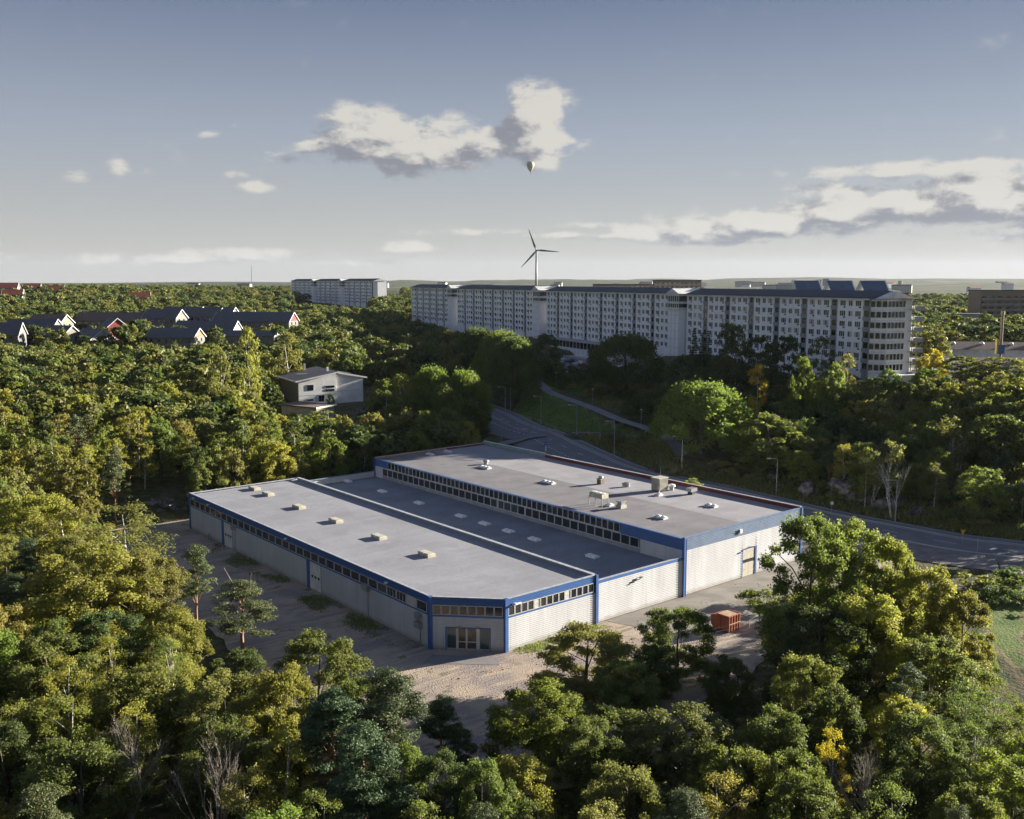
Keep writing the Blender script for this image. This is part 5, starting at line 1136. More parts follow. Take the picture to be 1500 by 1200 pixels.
def bare_mesh(name, seed, H=9, r0=.15, m=None, stems=3, levels=4, spread=.6):
    g = random.Random(seed); mb = MB()
    def grow(p, d, L, r, lv):
        q = p + d * L * .5 + Vector((g.uniform(-1, 1), g.uniform(-1, 1), 0)) * L * .06; e = p + d * L
        mb.tube([p, q, e], [r, r * .8, r * .6], 6 if lv > 2 else 4, cap=False)
        if lv == 0: return
        for k in range(g.choice((2, 3, 3))):
            nd = (d + Vector((g.uniform(-1, 1), g.uniform(-1, 1), g.uniform(-.1, .5))) * spread).normalized(); grow(e if k < 2 else q, nd, L * g.uniform(.6, .82), r * .55, lv - 1)
    for s in range(stems): grow(Vector((s * .25, 0, -.3)), Vector((g.uniform(-.25, .25), g.uniform(-.25, .25), 1)).normalized(), H * .36, r0, levels)
    return mb.mesh(name, m or M_dead, smooth=True)
BARE = [bare_mesh('dead_branches', 3, 9, .13, levels=5, stems=2), bare_mesh('dead_branches', 8, 10, .10, levels=5, stems=4, spread=.35)]

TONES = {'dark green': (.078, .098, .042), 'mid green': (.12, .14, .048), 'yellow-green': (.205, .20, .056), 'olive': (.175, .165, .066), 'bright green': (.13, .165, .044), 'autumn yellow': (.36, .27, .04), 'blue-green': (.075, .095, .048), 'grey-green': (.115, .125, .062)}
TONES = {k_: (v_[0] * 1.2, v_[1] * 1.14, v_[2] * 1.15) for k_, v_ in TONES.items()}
COUNT = {}
def plant(kind, x, y, h, tone, label=None, width=None, lv=None, z=None, group=None, rz=None, leanxy=None):
    d = math.hypot(x, y); lv = lv or ('hi' if d < 150 else 'mid')
    keys = [k for k in PROTO if k[0] == kind and k[1] == lv] or [k for k in PROTO if k[0] == kind]
    H, cm, tm_, hi = PROTO[random.choice(keys)]; g = gz(x, y) if z is None else z
    name = {'oak': 'broadleaf_tree', 'birch': 'birch_tree', 'pine': 'pine_tree', 'spruce': 'spruce_tree', 'willow': 'willow_tree', 'shrub': 'shrub'}[kind]
    r = empty(name, (x, y, g), random.random() * 6.283 if rz is None else rz, label, name.replace('_', ' ') if kind != 'oak' else 'tree', group)
    sz_ = h / H; sw = sz_ if width is None else width / {'oak': 10.0, 'birch': 6.2, 'pine': 6.6, 'spruce': 4.6, 'willow': 14.5, 'shrub': 3.6}[kind]
    r.scale = (sw, sw, sz_)
    if leanxy: r.rotation_euler = (leanxy[0], leanxy[1], r.rotation_euler[2])
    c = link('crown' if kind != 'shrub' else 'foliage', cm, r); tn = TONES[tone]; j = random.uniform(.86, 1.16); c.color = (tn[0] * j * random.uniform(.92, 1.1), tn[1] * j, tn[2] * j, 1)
    link('trunk' if kind != 'shrub' else 'stems', tm_, r); COUNT[kind] = COUNT.get(kind, 0) + 1; return r
PLACED = []     # (x, y, radius)
def clear_of(x, y, rad):
    return all((x - a) ** 2 + (y - b) ** 2 > (rad + c) ** 2 for a, b, c in PLACED)
DOMES = {(918, 487), (752, 490), (735, 482), (700, 478), (632, 535), (680, 540), (690, 575), (648, 560)}
def hero(kind, px, pyt, y, wpx, tone, label, lv=None, group=None):
    """tree whose top shows at photo pixel (px, pyt), standing at distance y, crown wpx pixels wide"""
    x = (px - 750) / FPX * y; top = at(px, pyt, y=y)[2]; g = gz(x, y); h = max(2, top - g); wd = wpx / FPX * y * 1.03
    PLACED.append((x, y, wd * .36))
    if (px, pyt) in DOMES: r = plant('willow', x, y, h, tone, label, width=wd, lv=lv, group=group); r.name = 'broadleaf_tree'; r['category'] = 'tree'; return r
    return plant(kind, x, y, h, tone, label, width=wd, lv=lv, group=group)
T_ = hero
# --- trees by the yard, front and right
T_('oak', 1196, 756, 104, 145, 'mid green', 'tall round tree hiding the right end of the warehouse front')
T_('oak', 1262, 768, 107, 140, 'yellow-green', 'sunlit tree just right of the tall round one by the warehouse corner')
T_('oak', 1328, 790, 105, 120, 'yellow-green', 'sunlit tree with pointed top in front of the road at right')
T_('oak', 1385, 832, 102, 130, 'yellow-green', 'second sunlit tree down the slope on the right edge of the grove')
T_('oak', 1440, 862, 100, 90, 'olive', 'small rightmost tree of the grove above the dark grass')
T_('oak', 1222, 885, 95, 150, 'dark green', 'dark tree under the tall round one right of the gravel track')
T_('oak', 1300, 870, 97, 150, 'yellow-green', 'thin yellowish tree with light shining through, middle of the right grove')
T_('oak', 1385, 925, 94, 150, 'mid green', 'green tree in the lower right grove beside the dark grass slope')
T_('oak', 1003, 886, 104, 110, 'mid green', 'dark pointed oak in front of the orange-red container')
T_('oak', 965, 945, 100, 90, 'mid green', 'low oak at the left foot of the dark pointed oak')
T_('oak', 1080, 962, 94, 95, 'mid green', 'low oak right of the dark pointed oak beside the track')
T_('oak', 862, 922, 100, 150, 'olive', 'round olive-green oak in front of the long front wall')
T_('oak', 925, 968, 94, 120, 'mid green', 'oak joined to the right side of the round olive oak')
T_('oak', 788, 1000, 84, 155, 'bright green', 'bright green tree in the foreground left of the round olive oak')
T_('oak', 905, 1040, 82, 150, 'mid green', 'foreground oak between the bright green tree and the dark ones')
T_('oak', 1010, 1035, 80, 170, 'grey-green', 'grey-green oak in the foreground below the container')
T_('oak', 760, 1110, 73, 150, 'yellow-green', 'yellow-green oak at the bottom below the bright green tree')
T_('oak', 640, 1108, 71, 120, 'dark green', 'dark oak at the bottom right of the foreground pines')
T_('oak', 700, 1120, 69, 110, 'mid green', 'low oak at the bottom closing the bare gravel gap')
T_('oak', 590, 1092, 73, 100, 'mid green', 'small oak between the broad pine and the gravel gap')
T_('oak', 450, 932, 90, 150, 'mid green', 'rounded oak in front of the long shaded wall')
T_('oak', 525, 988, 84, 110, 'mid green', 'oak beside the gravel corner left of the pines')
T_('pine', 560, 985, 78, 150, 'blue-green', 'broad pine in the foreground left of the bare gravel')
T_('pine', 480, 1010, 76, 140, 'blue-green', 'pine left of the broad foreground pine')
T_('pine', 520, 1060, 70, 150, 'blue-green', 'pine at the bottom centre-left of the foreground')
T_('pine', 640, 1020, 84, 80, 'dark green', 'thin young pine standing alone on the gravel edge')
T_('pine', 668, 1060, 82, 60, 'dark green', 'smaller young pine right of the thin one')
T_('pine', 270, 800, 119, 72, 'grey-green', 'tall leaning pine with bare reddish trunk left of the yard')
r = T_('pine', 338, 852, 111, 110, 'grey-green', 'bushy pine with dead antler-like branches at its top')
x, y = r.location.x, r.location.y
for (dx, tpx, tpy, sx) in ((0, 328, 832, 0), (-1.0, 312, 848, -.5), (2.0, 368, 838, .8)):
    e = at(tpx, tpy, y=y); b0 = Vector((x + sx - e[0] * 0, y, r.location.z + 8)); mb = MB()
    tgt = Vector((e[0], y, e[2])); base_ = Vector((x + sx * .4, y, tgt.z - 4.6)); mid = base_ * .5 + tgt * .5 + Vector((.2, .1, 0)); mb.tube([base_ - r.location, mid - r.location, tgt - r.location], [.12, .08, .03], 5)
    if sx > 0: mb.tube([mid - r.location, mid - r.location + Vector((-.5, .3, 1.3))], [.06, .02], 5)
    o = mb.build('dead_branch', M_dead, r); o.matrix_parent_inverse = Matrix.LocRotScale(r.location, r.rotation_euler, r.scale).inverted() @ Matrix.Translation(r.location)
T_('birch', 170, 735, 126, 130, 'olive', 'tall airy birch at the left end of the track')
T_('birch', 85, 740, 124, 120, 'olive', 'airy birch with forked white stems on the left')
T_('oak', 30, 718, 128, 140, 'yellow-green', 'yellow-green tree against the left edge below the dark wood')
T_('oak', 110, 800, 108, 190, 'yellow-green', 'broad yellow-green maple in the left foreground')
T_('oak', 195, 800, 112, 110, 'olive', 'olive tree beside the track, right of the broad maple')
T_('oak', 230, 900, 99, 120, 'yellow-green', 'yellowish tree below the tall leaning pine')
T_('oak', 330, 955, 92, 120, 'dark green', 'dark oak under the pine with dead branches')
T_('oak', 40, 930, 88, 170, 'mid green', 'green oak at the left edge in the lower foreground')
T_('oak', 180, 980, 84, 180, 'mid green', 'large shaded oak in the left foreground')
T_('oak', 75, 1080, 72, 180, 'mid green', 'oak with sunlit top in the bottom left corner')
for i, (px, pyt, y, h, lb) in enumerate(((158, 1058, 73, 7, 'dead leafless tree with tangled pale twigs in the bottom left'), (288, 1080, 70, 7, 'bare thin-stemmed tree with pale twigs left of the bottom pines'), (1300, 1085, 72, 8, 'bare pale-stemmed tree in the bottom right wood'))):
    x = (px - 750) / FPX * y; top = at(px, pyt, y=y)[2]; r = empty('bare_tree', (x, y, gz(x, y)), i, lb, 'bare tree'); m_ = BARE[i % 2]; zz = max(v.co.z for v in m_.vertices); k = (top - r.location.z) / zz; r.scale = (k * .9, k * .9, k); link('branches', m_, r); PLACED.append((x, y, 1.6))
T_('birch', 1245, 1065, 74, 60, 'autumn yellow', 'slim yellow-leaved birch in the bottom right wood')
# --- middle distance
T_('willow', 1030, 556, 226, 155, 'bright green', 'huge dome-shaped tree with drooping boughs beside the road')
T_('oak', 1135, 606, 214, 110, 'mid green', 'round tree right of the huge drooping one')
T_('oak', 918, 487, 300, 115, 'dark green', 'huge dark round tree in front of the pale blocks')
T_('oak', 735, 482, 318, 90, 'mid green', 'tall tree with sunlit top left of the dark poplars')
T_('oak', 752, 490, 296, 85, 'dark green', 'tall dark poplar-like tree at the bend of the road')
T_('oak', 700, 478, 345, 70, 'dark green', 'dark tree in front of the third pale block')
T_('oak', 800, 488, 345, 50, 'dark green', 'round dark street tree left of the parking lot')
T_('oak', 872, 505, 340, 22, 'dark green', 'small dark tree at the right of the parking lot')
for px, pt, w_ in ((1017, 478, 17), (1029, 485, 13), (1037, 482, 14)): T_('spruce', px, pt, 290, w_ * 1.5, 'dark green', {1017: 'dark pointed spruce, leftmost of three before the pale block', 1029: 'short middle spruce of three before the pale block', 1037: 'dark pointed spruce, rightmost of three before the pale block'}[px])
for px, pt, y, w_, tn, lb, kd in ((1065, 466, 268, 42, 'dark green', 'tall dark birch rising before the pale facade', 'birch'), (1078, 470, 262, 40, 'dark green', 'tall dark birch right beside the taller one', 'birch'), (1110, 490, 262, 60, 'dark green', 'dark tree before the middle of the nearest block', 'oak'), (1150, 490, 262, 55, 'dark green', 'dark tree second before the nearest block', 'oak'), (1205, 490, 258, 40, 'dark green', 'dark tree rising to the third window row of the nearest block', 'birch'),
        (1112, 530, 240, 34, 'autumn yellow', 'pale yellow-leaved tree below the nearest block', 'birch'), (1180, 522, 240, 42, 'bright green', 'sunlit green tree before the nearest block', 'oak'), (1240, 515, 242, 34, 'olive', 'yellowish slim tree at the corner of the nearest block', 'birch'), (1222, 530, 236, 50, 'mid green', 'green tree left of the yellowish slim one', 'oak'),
        (1365, 510, 250, 36, 'autumn yellow', 'bright yellow tree right of the nearest block', 'oak'), (1410, 520, 250, 60, 'mid green', 'green tree in front of the white hall', 'oak'), (1470, 522, 246, 80, 'olive', 'olive tree below the tall mast at right', 'oak'), (1360, 540, 240, 60, 'bright green', 'bright green tree under the yellow one', 'oak'), (1300, 540, 240, 60, 'bright green', 'bright green tree under the lowest balcony', 'oak'),
        (985, 560, 260, 60, 'dark green', 'dark tree behind the left side of the huge drooping one', 'oak'), (940, 575, 262, 50, 'dark green', 'dark bushy tree beside the footpath', 'oak'), (1060, 520, 262, 80, 'dark green', 'dark tree mass above the huge drooping one', 'oak'), (1000, 520, 280, 60, 'dark green', 'dark tree before the foot of the blank tower', 'oak'),
        (1310, 640, 184, 55, 'olive', 'pale-stemmed birch by the right roadside rocks', 'birch'), (1278, 652, 186, 26, 'yellow-green', 'small leaning birch left of the pale-stemmed one', 'birch'), (1405, 606, 196, 60, 'olive', 'airy yellowish birch on the right hillside', 'birch'), (1470, 605, 196, 90, 'mid green', 'green tree on the right hillside at the picture edge', 'oak'),
        (365, 474, 262, 36, 'yellow-green', 'slim tall birch standing out before the dark roofs', 'birch'), (423, 484, 300, 46, 'olive', 'pale birch right of the carport', 'birch'), (320, 500, 250, 40, 'olive', 'olive birch left of the slim tall one', 'birch'),
        (560, 552, 248, 50, 'mid green', 'birch with bare white stem left in the clump behind the road', 'birch'), (590, 545, 252, 60, 'yellow-green', 'birch with sunlit top in the clump behind the road', 'birch'), (632, 535, 256, 80, 'bright green', 'tall sunlit tree in the clump behind the side road', 'oak'), (680, 540, 256, 80, 'bright green', 'tall tree at the right end of the clump behind the side road', 'oak'), (648, 560, 251, 80, 'mid green', 'shaded tree at the front of the clump behind the side road', 'oak'), (605, 575, 250, 70, 'mid green', 'shaded tree left front of the clump behind the side road', 'oak'), (688, 575, 252, 60, 'dark green', 'dark tree at the right front of the clump by the junction', 'oak'), (694, 548, 268, 56, 'mid green', 'tree at the back right of the clump by the junction', 'oak'),
        (475, 598, 236, 90, 'yellow-green', 'yellow-green birch in front of the pale garage', 'birch'), (510, 640, 222, 60, 'dark green', 'dark bushy tree beside the far corner of the middle roof', 'oak'), (440, 640, 215, 80, 'mid green', 'green tree behind the low roof', 'oak'), (330, 650, 208, 80, 'bright green', 'bright tree standing out behind the low roof', 'oak')):
    T_(kd, px, pt, y, w_, tn, lb)
for px, pt, y, lb in ((482, 575, 268, 'small bright sapling by the white house wall'),): T_('oak', px, pt, y, 14, 'bright green', lb)
PALE = bare_mesh('pale_stems', 21, 11, .11, m=M_birch, stems=3, levels=4, spread=.32)
for i, (px, py, y, hh, lb) in enumerate(((1318, 764, 181, 13, 'clump of tall bare white birch stems behind the right street lamp'), (1290, 720, 186, 9, 'leaning pair of bare white stems left of the tall white clump'), (1415, 660, 195, 10, 'bare pale branches of the airy birch on the right hillside'))):
    x = (px - 750) / FPX * y; r = empty('bare_birch', (x, y, gz(x, y)), i * 2, lb, 'birch tree'); k = hh / max(v.co.z for v in PALE.vertices); r.scale = (k, k, k); link('stems', PALE, r)
# --- the woods: scattered by rule, kept off open ground and off what the photograph shows behind them
SKY_F = [(-50,712),(0,712),(100,740),(175,755),(200,790),(225,870),(300,960),(380,975),(440,965),(540,1010),(565,1040),(600,1085),(640,1115),(690,1125),(715,1100),(740,1080),(800,1060),(860,985),(930,1000),(985,1040),(1050,1060),(1110,1040),(1130,985),(1150,920),(1175,850),(1215,830),(1330,840),(1400,880),(1460,925),(1475,1000),(1550,1020)]
SKY_M = [(-50,505),(0,505),(60,500),(130,500),(200,504),(225,498),(250,500),(330,503),(400,512),(408,602),(470,606),(535,600),(545,560),(600,552),(700,560),(716,700),(1000,710),(1010,600),(1060,575),(1100,560),(1160,545),(1210,540),(1260,545),(1330,552),(1400,545),(1450,535),(1550,535)]
OPEN_PX = GRASS_PX + RGH_PX[:4] + [[(718,585),(760,552),(900,528),(905,560),(960,600),(1010,650),(1100,700),(1500,775),(1500,845),(1300,842),(1170,790),(1000,730),(700,668),(540,668),(540,648),(700,650)], [(1425,850),(1500,835),(1500,985),(1435,935)], [(400,520),(540,520),(560,600),(500,622),(400,620)], [(190,722),(290,722),(290,775),(200,775)]]
HOUSES = [(o.location.x, o.location.y) for o in D.objects if o.name.startswith(('row_house', 'white_house', 'garage'))]
_sf = list(zip(*SKY_F)); _sm = list(zip(*SKY_M))
def prefilter(x, y, wd):
    """drops, all at once, every candidate on open ground, roads, the yard or the houses"""
    k = poly_dist(x, y, YARD) >= wd * .42; u, v = to_uv(x, y); k &= ~((u > -9) & (u < 66) & (v > -4) & (v < 87))
    bx_, by_ = proj(x, y, lookup(x, y))
    for c, hw_ in ROADS: k &= np.sqrt(((x[:, None] - c[None, ::2, 0]) ** 2 + (y[:, None] - c[None, ::2, 1]) ** 2)).min(1) > hw_ + 1.0 + wd * .3
    for pl in OPEN_PX: k &= ~((poly_dist(bx_, by_, pl) < np.where(y > 180, 2, .01)) & (y > 90))
    for a, b_ in HOUSES: k &= ~((np.hypot(x - a, y - b_) < 13) & (y > 150))
    return k & ~((x > 4) & (x < 52) & (y > 345) & (y < 400))
def ok_place(x, y, h, wd):
    g = gz(x, y); tx, ty = proj(x, y, g + h); hw = wd / 2 / y * FPX
    for q in (-.8, 0, .8):
        X_ = tx + q * hw
        if y < 150 and ty + abs(q) * .15 * h / y * FPX < np.interp(X_, *_sf): return False
        if 150 <= y < 330 and ty < np.interp(X_, *_sm): return False
    return True
def area(px, y):
    if y < 115:
        return ('at the very bottom ' if y < 62 else 'in the front rows ' if y < 80 else 'in the rear rows ') + ('bottom left' if px < 190 else 'left of the pines' if px < 420 else 'around the foreground pines' if px < 640 else 'below the bare gravel' if px < 820 else 'below the container' if px < 1120 else 'of the lower right wood' if px < 1320 else 'bottom right')
    if y < 165 and px < 600: return ('beside the curving track' if px > 130 else 'at the left edge') + (' opposite the long wall' if y < 138 else ' beyond the leaning pine')
    if px < 545:
        return ('just behind the low roof, ' if y < 205 else 'middle of left wood, ' if y < 245 else 'back of left wood, ' if y < 285 else 'before the gabled houses, ') + ('at left edge' if px < 110 else 'left of the tall birch' if px < 300 else 'near the tall birch' if px < 420 else 'round the white house')
    if px < 720: return 'in the wood behind the side road' + (', front' if y < 275 else ', back')
    if px < 1000: return 'around the footpath' + (' below the parking lot' if y < 300 else ' beside the parking lot')
    return ('low on the bank across the road, ' if y < 205 else 'halfway up the hillside, ' if y < 240 else 'below the pale blocks, ') + ('right of the dome tree' if px < 1180 else 'above the rocks' if px < 1330 else 'near the right edge')
LIM = {'oak': 285, 'birch': 150, 'pine': 40, 'shrub': 120}
cy = np.sort(np.sqrt(rng.uniform(44 ** 2, 322 ** 2, 20000))); cx = rng.uniform(-1, 1, 20000) * (.6 * cy + 4); ck = prefilter(cx, cy, np.full(20000, 6.5)); cand = list(zip(cy[ck], cx[ck]))
zones = {}
SC_PTS = []
for y, x in cand:
    px = 750 + FPX * x / y
    kind = random.choices(('oak', 'birch', 'pine'), (.74, .2, .06) if y < 150 else (.62, .30, .08) if px < 560 else (.75, .2, .05))[0]
    wd = random.uniform(6.5, 10) if kind == 'oak' else random.uniform(4.5, 6.2); rad = wd * .36
    if not clear_of(x, y, rad): continue
    h = random.uniform(9.5, 14) if y > 100 else random.uniform(9, 12.5)
    if px > 1000 and y > 150: h *= .72
    if px > 1090 and 150 < y < 205 and random.random() < .62: continue
    if y < 78: h = min(h, 10.5)
    for k in (1, .82, .66, .5):
        if ok_place(x, y, h * k, wd * (k ** .5)): break
    else: continue
    h *= k; wd *= k ** .5
    left = px < 560
    lit_w = (.07, .20, .34, .28, .11) if (left and y > 120) else (.22, .34, .18, .18, .08)  # left wood leans to yellower leaves, its sunlight put into the colour
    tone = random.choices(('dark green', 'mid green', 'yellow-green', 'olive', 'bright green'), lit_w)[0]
    if kind == 'pine': tone = random.choice(('blue-green', 'grey-green'))
    if kind == 'birch' and left: tone = random.choice(('olive', 'yellow-green', 'yellow-green', 'mid green'))
    PLACED.append((x, y, rad))
    if COUNT.get(kind, 0) >= LIM[kind]: SC_PTS.append((x, y, h, wd)); continue
    nm = {'oak': 'broadleaf tree', 'birch': 'slender birch', 'pine': 'pine'}[kind]; sw_ = ('low' if h < 8 else 'tall' if h > 11.5 else 'mid-height'); wd_ = (' broad' if wd > 8.6 else ' narrow' if wd < 5.2 else ''); lb = f'{sw_}{wd_} {tone} {nm} {area(px, y)}'; lb = lb if len(lb.split()) < 16 else lb.replace('mid-height ', '').replace('broadleaf ', '').replace('slender ', '')
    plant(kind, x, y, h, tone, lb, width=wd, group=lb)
# shrubs on verges, banks and forest edges
SHR = [(1010 + random.uniform(-150, 10), random.uniform(640, 690)) for _ in range(10)] + [(random.uniform(1010, 1110), random.uniform(690, 712)) for _ in range(12)] + [(random.uniform(1110, 1330), random.uniform(690, 752)) for _ in range(26)] + [(random.uniform(1330, 1500), random.uniform(700, 782)) for _ in range(26)] \
    + [(random.uniform(862, 975), random.uniform(575, 612)) for _ in range(22)] + [(random.uniform(800, 900), random.uniform(552, 585)) for _ in range(14)] + [(random.uniform(855, 985), random.uniform(625, 660)) for _ in range(12)] + [(random.uniform(1100, 1180), random.uniform(885, 930)) for _ in range(4)] + [(random.uniform(1430, 1500), random.uniform(850, 900)) for _ in range(6)] + [(1385, 822), (1398, 826), (1410, 830), (1480, 862)]
def ground_at(px, py):
    d = ray(px, py); t0 = 60
    for i in range(500):
        p = np.array([0, 0, CAM_H]) + d * t0
        if p[2] <= gz(p[0], p[1]): return p
        t0 += 1.2
    return None
for px, py in SHR:
    p = ground_at(px, py)
    if p is None: continue
    x, y = p[0], p[1]
    if any((np.hypot(c[:, 0] - x, c[:, 1] - y)).min() < hw_ + 2.3 for c, hw_ in ROADS): continue
    if px > 1000 and py < 800: where = ('up the bank, ' if py < 715 + (px - 1110) * .12 else 'at the roadside, ') + ('left of the lamp beyond the warehouse corner' if px < 1145 else 'between the two right-hand lamps' if px < 1235 else 'close to the right street lamp' if px < 1345 else 'opposite the orange sign' if px < 1430 else 'at the right edge')
    elif py < 700: where = ('above the footpath near the parked cars' if px < 860 and py < 590 else 'above the middle of the footpath' if px < 930 and py < 615 else 'above the lower footpath' if py < 615 else 'between road and footpath, left part' if px < 900 else 'between road and footpath, right part')
    else: where = 'beside the container track' if px < 1200 else 'on the grass right of the grove'
    tone = random.choice(('dark green', 'olive', 'mid green')); hh = random.uniform(1.4, 3.4); lb = ('low ' if hh < 2.1 else 'high ' if hh > 2.8 else 'middling ') + f'{tone} rounded shrub {where}'
    plant('shrub', x, y, hh, tone, lb, width=random.uniform(2.6, 4.8), group=lb)
# far woodland: trees past the first few hundred, instanced
LOWC = D.collections.new('woodland_kinds')
for i in range(5):
    cl = crown_clumps(26, 4.2, 2.0, 10.5, cr=(1.1, 1.9), seed=90 + i); tones = [(.11, .135, .046), (.17, .17, .06), (.08, .102, .042), (.145, .148, .054), (.19, .178, .06)]; m_ = crown_mesh('far_crown', cl, 44, .95, .7, leaf_mat('far_leaf', tones[i], .3, False))
    o = D.objects.new('far_tree', m_); LOWC.objects.link(o)
fx_ = []; fy_ = []
N = 60000; r2 = np.sqrt(rng.uniform(300 ** 2, 1500 ** 2, N)); aa = rng.uniform(-.60, .60, N); X = r2 * np.sin(aa); Y = r2 * np.cos(aa)
G = lookup(X, Y); U, V_ = proj(X, Y, G); UT, VT = proj(X, Y, G + 11)
grid = {}; pts = []
for x, y, h, wd in SC_PTS: pts.append((x, y, gz(x, y), h / 12))
HP = [(o.location.x, o.location.y, (13 if o.location.y < 600 else 6.5) if o.name.startswith('row_h') else 24) for o in D.objects if o.parent is None and o.name.startswith(('row_house', 'white_house', 'garage', 'school', 'hall', 'apartment_block', 'atrium', 'tall_mast'))]
HPX = np.array(HP); keep_ = (((X[:, None] - HPX[None, :, 0]) ** 2 + (Y[:, None] - HPX[None, :, 1]) ** 2) > HPX[None, :, 2] ** 2).all(1) & (poly_dist(X, Y, PARK) > 6) & (r2 > 322)
for i in np.argsort(r2):
    if not keep_[i]: continue
    x, y = X[i], Y[i]; sp = 6.2 + (r2[i] - 300) * .006
    if r2[i] < 322: continue
    key = (int(x // sp), int(y // sp)); 
    if (key, int(sp)) in grid: continue
    # clear of houses and of the gardens in front of them
    # clear of the long blocks and the lots before them
    s = (x - AQ[0]) * AD[0] + (y - AQ[1]) * AD[1]; o_ = (x - AQ[0]) * -.919 + (y - AQ[1]) * -.395
    if -10 < s < 412 and -16 < o_ < 14: continue
    s2 = (x - fq[0]) * fd[0] + (y - fq[1]) * fd[1]; o2 = (x - fq[0]) * -.863 + (y - fq[1]) * -.505
    if -20 < s2 < 235 and -16 < o2 < 30: continue
    if 0 < x < 50 and 330 < y < 352: continue
    u_ = U[i]; vt = VT[i]; sc_ = random.uniform(.75, 1.15); lim = 0
    top = proj(x, y, G[i] + 11.5 * sc_)[1]
    if u_ < 425 and r2[i] < 500 and -4 < u_: lim = 497 if r2[i] < 400 else (472 if 200 > u_ or u_ > 225 else 460)
    if u_ > 1310 and r2[i] < 640: lim = 520 if r2[i] < 330 else 470 if r2[i] < 420 else 440
    if 590 < u_ < 1300 and o_ > 0: lim = np.interp(u_, (590, 640, 700, 800, 880, 960, 1000, 1300), (462, 472, 492, 505, 520, 520, 520, 545))
    if 425 < u_ < 545 and r2[i] < 900: lim = np.interp(u_, (425, 470, 545), (441, 444, 449))
    if 545 <= u_ < 590: lim = 430
    if 800 < u_ < 1030 and r2[i] > 500 : lim = 418
    if r2[i] > 600 and u_ > 1300: lim = 428
    if top < lim:
        sc_ *= .62; top = proj(x, y, G[i] + 11.5 * sc_)[1]
        if top < lim: continue
    grid[(key, int(sp))] = 1; pts.append((x, y, G[i] - .3, sc_))
print('far trees', len(pts), 'counts', COUNT)
pts = np.array(pts)
me = D.meshes.new('far_woodland'); me.vertices.add(len(pts)); me.vertices.foreach_set('co', pts[:, :3].astype(np.float32).ravel())
a_ = me.attributes.new('size', 'FLOAT', 'POINT'); a_.data.foreach_set('value', pts[:, 3].astype(np.float32))
ng = D.node_groups.new('scatter_trees', 'GeometryNodeTree'); ng.interface.new_socket('Geometry', in_out='INPUT', socket_type='NodeSocketGeometry'); ng.interface.new_socket('Geometry', in_out='OUTPUT', socket_type='NodeSocketGeometry')
n_ = NT(ng); gi = n_.node('NodeGroupInput'); go = n_.node('NodeGroupOutput'); ci = n_.node('GeometryNodeCollectionInfo'); ci.inputs['Collection'].default_value = LOWC; ci.inputs['Separate Children'].default_value = True; ci.inputs['Reset Children'].default_value = True
iop = n_.node('GeometryNodeInstanceOnPoints'); iop.inputs['Pick Instance'].default_value = True
ri = n_.node('FunctionNodeRandomValue', data_type='INT'); ri.inputs[4].default_value = 0; ri.inputs[5].default_value = 4
rr_ = n_.node('FunctionNodeRandomValue', data_type='FLOAT_VECTOR'); rr_.inputs[0].default_value = (0, 0, 0); rr_.inputs[1].default_value = (0, 0, 6.283)
na = n_.node('GeometryNodeInputNamedAttribute', data_type='FLOAT'); na.inputs[0].default_value = 'size'
n_.l.new(gi.outputs[0], iop.inputs['Points']); n_.l.new(ci.outputs[0], iop.inputs['Instance']); n_.l.new(ri.outputs[2], iop.inputs['Instance Index']); n_.l.new(rr_.outputs[0], iop.inputs['Rotation']); n_.l.new(na.outputs[0], iop.inputs['Scale']); n_.l.new(iop.outputs[0], go.inputs[0])
wo = link('far_woodland', me); md = wo.modifiers.new('scatter', 'NODES'); md.node_group = ng; tag(wo, 'continuous olive-green woodland stretching away to the horizon behind the houses', 'woodland', kind='stuff')

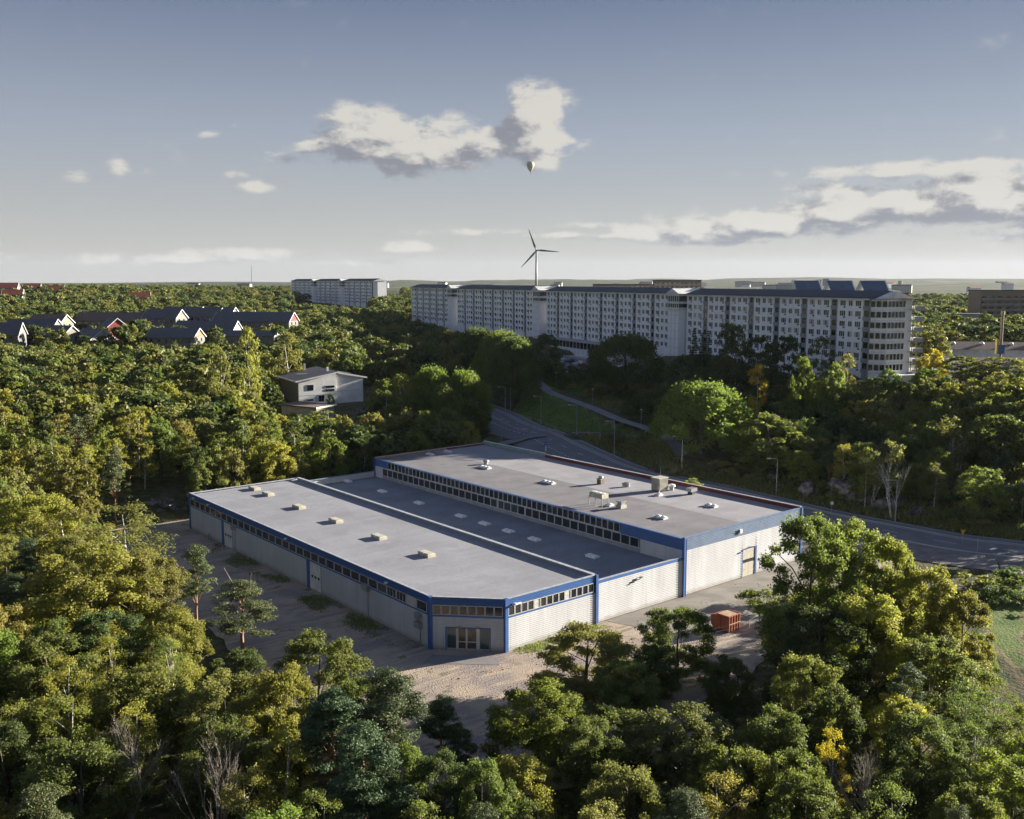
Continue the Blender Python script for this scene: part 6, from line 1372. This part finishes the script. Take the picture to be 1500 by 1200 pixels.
# ------------------------------------------------------------------ rocks, grass, stones
def rock(x, y, s, label, seed, sq=(1, 1, .7), z=None):
    import bmesh
    bm = bmesh.new(); bmesh.ops.create_icosphere(bm, subdivisions=4, radius=1); g = random.Random(seed); o = g.random() * 50
    from mathutils import noise
    for v in bm.verts:
        p = v.co.copy(); d = noise.fractal(p * 1.3 + Vector((o, 0, 0)), 1, 2, 5) * .38; c_ = noise.cell(p * 2.2 + Vector((o, o, 0))) * .10; v.co = p * (1 + d + c_); v.co = Vector((v.co.x * sq[0], v.co.y * sq[1], max(-.5, v.co.z) * sq[2]))
    me = D.meshes.new('boulder'); bm.to_mesh(me); bm.free(); me.materials.append(M_rock)
    o = link('boulder', me, None, (x, y, (gz(x, y) if z is None else z)), g.random() * 6); o.scale = (s, s, s); return tag(o, label, 'rock')
for i, (px, py, s, sq, lb) in enumerate(((1183, 722, 2.2, (1.3, .8, .9), 'grey boulder on the bank above the road, leftmost of the outcrops'), (1240, 728, 3.4, (1.4, .8, .95), 'broad fissured rock face by the road at right'), (1262, 737, 2.4, (1, .8, .9), 'rounded rock joined to the right of the broad rock face'), (1308, 745, 2.6, (1.4, .8, .6), 'low reddish rock behind the right street lamp'), (1340, 752, 1.8, (1.4, .8, .5), 'small low rock right of the street lamp'), (1290, 655, 3.2, (1.8, .9, .5), 'flat grey rock slab high on the right hillside'), (1130, 700, 1.6, (1, 1, .7), 'half hidden boulder behind the road lamp'),
        (205, 745, .9, (1, 1, .8), 'leftmost boulder of the stone pile by the track'), (222, 742, 1.2, (1.2, 1, .8), 'second boulder of the stone pile by the track'), (243, 741, 1.5, (1.3, 1, .8), 'largest boulder in the stone pile by the track'), (258, 745, 1.0, (1, 1, .7), 'boulder at the right of the stone pile'), (233, 750, .6, (1, 1, .7), 'small stone at the front of the stone pile'), (270, 748, .7, (1.2, 1, .6), 'small stone beside the shaded corner of the warehouse'),
        (600, 600, 2.0, (1.4, 1, .6), 'grey rock on the grass right of the white house'), (528, 606, 1.6, (1.3, 1, .6), 'rock below the white house corner'))):
    p = ground_at(px, py)
    if p is not None: rock(p[0], p[1], s, lb, i, sq)
def tufts(name, pts, h, wd, cols_m, per=5, spread=.3):
    P = np.repeat(np.array(pts), per, 0); n = len(P); P[:, 0] += rng.normal(size=n) * spread; P[:, 1] += rng.normal(size=n) * spread
    a = rng.random(n) * 6.283; hh = h * (.5 + rng.random(n)); w_ = wd * (.6 + .8 * rng.random(n)); dx = np.cos(a) * w_; dy = np.sin(a) * w_; lx = rng.normal(size=n) * hh * .35; ly = rng.normal(size=n) * hh * .35
    V = np.stack([P + np.stack([-dx, -dy, -.05 + 0 * a], 1), P + np.stack([dx, dy, -.05 + 0 * a], 1), P + np.stack([dx * .5 + lx, dy * .5 + ly, hh], 1), P + np.stack([-dx * .7 + lx, -dy * .7 + ly, hh * .9], 1)], 1).reshape(-1, 3)
    me = np_mesh(name, V, np.arange(4 * n).reshape(n, 4), cols_m, rng.random(n)); o = link(name, me); return o
def pts_in_uv(poly, n, z=.0):
    out_ = []; xs = [p[0] for p in poly]; ys = [p[1] for p in poly]
    while len(out_) < n:
        u = random.uniform(min(xs), max(xs)); v = random.uniform(min(ys), max(ys))
        if poly_dist(np.array([u]), np.array([v]), poly)[0] == 0 and math.sin(u * .9 + 1.3 * math.sin(v * .35)) + math.sin(v * .5 + u * .2) > -.9 + random.random() * .8: x, y = UV(u, v); out_.append((x, y, z))
    return out_
gp = pts_in_uv([(-7, 8), (-9.5, 10), (-10.5, 30), (-10, 34), (-9, 37.5), (-7, 37.5)], 1500) + pts_in_uv([(-7, 42.5), (-9, 43), (-10.5, 55), (-10, 65), (-7, 70)], 900) + pts_in_uv([(.5, -.4), (3, -2.6), (9, -2.6), (15.5, -1.2), (15.5, -.1)], 700) + pts_in_uv([(-31, 80), (-8, 82), (-8, 92), (-31, 92)], 700) + pts_in_uv([(36, -16.5), (60, -12.5), (60, -15.5), (36, -19)], 700) + pts_in_uv([(-31, 10), (-22, 5), (-22, -20), (-31, -15)], 500)
o = tufts('yard_grass', gp[::2], .14, .06, M_leaf, 5, .5); o.color = (.20, .21, .08, 1); tag(o, 'ragged grass growing along the warehouse wall and yard edges', 'grass', kind='stuff')
def pts_px(poly, n):
    out_ = []; xs = [p[0] for p in poly]; ys = [p[1] for p in poly]
    X0 = []
    while len(out_) < n:
        px = random.uniform(min(xs), max(xs)); py = random.uniform(min(ys), max(ys))
        if in_poly(np.array([px]), np.array([py]), poly)[0]: out_.append((px, py))
    A = np.array(out_); Dv = np.array([ray(a, b_) for a, b_ in out_]); t_ = np.full(n, 90.0); P = None; done = np.zeros(n, bool)
    for k in range(260):
        P = np.array([0, 0, CAM_H]) + Dv * t_[:, None]; below = P[:, 2] <= lookup(P[:, 0], P[:, 1]); done |= below; t_ = np.where(done, t_, t_ + 1.4)
        if done.all(): break
    keep = done.copy()
    for c, hw_ in ROADS: keep &= np.sqrt(((P[:, None, :2] - c[None, :, :2]) ** 2).sum(-1)).min(1) > hw_ + .1
    return P[keep]
rp = np.concatenate([pts_px(p_, k_) for p_, k_ in ((RGH_PX[0], 900), (RGH_PX[1], 700), (RGH_PX[3], 400), (RGH_PX[4], 1500), (RGH_PX[5], 600), ([(1100,640),(1500,650),(1500,780),(1327,750),(1100,705)], 2500), ([(960,690),(1500,785),(1500,797),(1000,700)], 700))])
o = tufts('rough_grass', rp, .7, .14, M_leaf, 7, .6); o.color = (.17, .165, .075, 1); tag(o, 'rough brownish grass on the road verges and rocky bank', 'grass', kind='stuff')
mp = np.concatenate([pts_px(p_, 1600) for p_ in GRASS_PX]); o = tufts('slope_grass', mp, .22, .12, M_leaf, 8, .6); o.color = (.12, .18, .045, 1); tag(o, 'short green grass on the slope between road and footpath', 'grass', kind='stuff')
sp = np.array([UV(random.uniform(-28, 60), random.uniform(-24, -2)) + (0.0,) for _ in range(500)] + [UV(random.uniform(-28, -10), random.uniform(0, 85)) + (0.0,) for _ in range(400)])
o = tufts('yard_rubble', sp[::2], .07, .09, M_rock, 3, .5); tag(o, 'small stones and rubble strewn over the gravel yard', 'rubble', kind='stuff')
# ------------------------------------------------------------------ the air
hzm = D.materials.new('haze'); hzm.use_nodes = True; t = NT(hzm.node_tree); t.n.clear(); pv = t.node('ShaderNodeVolumePrincipled'); pv.inputs['Color'].default_value = (.66, .76, .92, 1); pv.inputs['Density'].default_value = .000016; pv.inputs['Anisotropy'].default_value = .2
oo = t.node('ShaderNodeOutputMaterial'); t.l.new(pv.outputs[0], oo.inputs[1])
if HAZE:
    zmin = float(GZ.min()) - 1; mb = MB(); mb.box(-13500, 13500, -3500, 16000, min(zmin, -8), 345); tag(mb.build('haze', hzm), kind='stuff')

# look-alikes that still share a label are told apart by their order from the left where there are two or three of them
same = {}
for o in SC.objects:
    if o.parent is None and o.get('label') and o.location.y > 5: same.setdefault(o['label'], []).append(o)
for lb, os_ in same.items():
    if 2 <= len(os_) <= 3 and len(lb.split()) <= 15:
        os_.sort(key=lambda o: o.location.x / o.location.y)
        for o, wd in zip(os_, ('left-hand', 'right-hand') if len(os_) == 2 else ('leftmost', 'middle', 'rightmost')): o['label'] = wd + ' ' + lb
for o in SC.objects:
    if o.parent is None and o.get('label') and len(o['label'].split()) > 16: o['label'] = ' '.join(w_ for w_ in o['label'].split() if w_ != 'the')
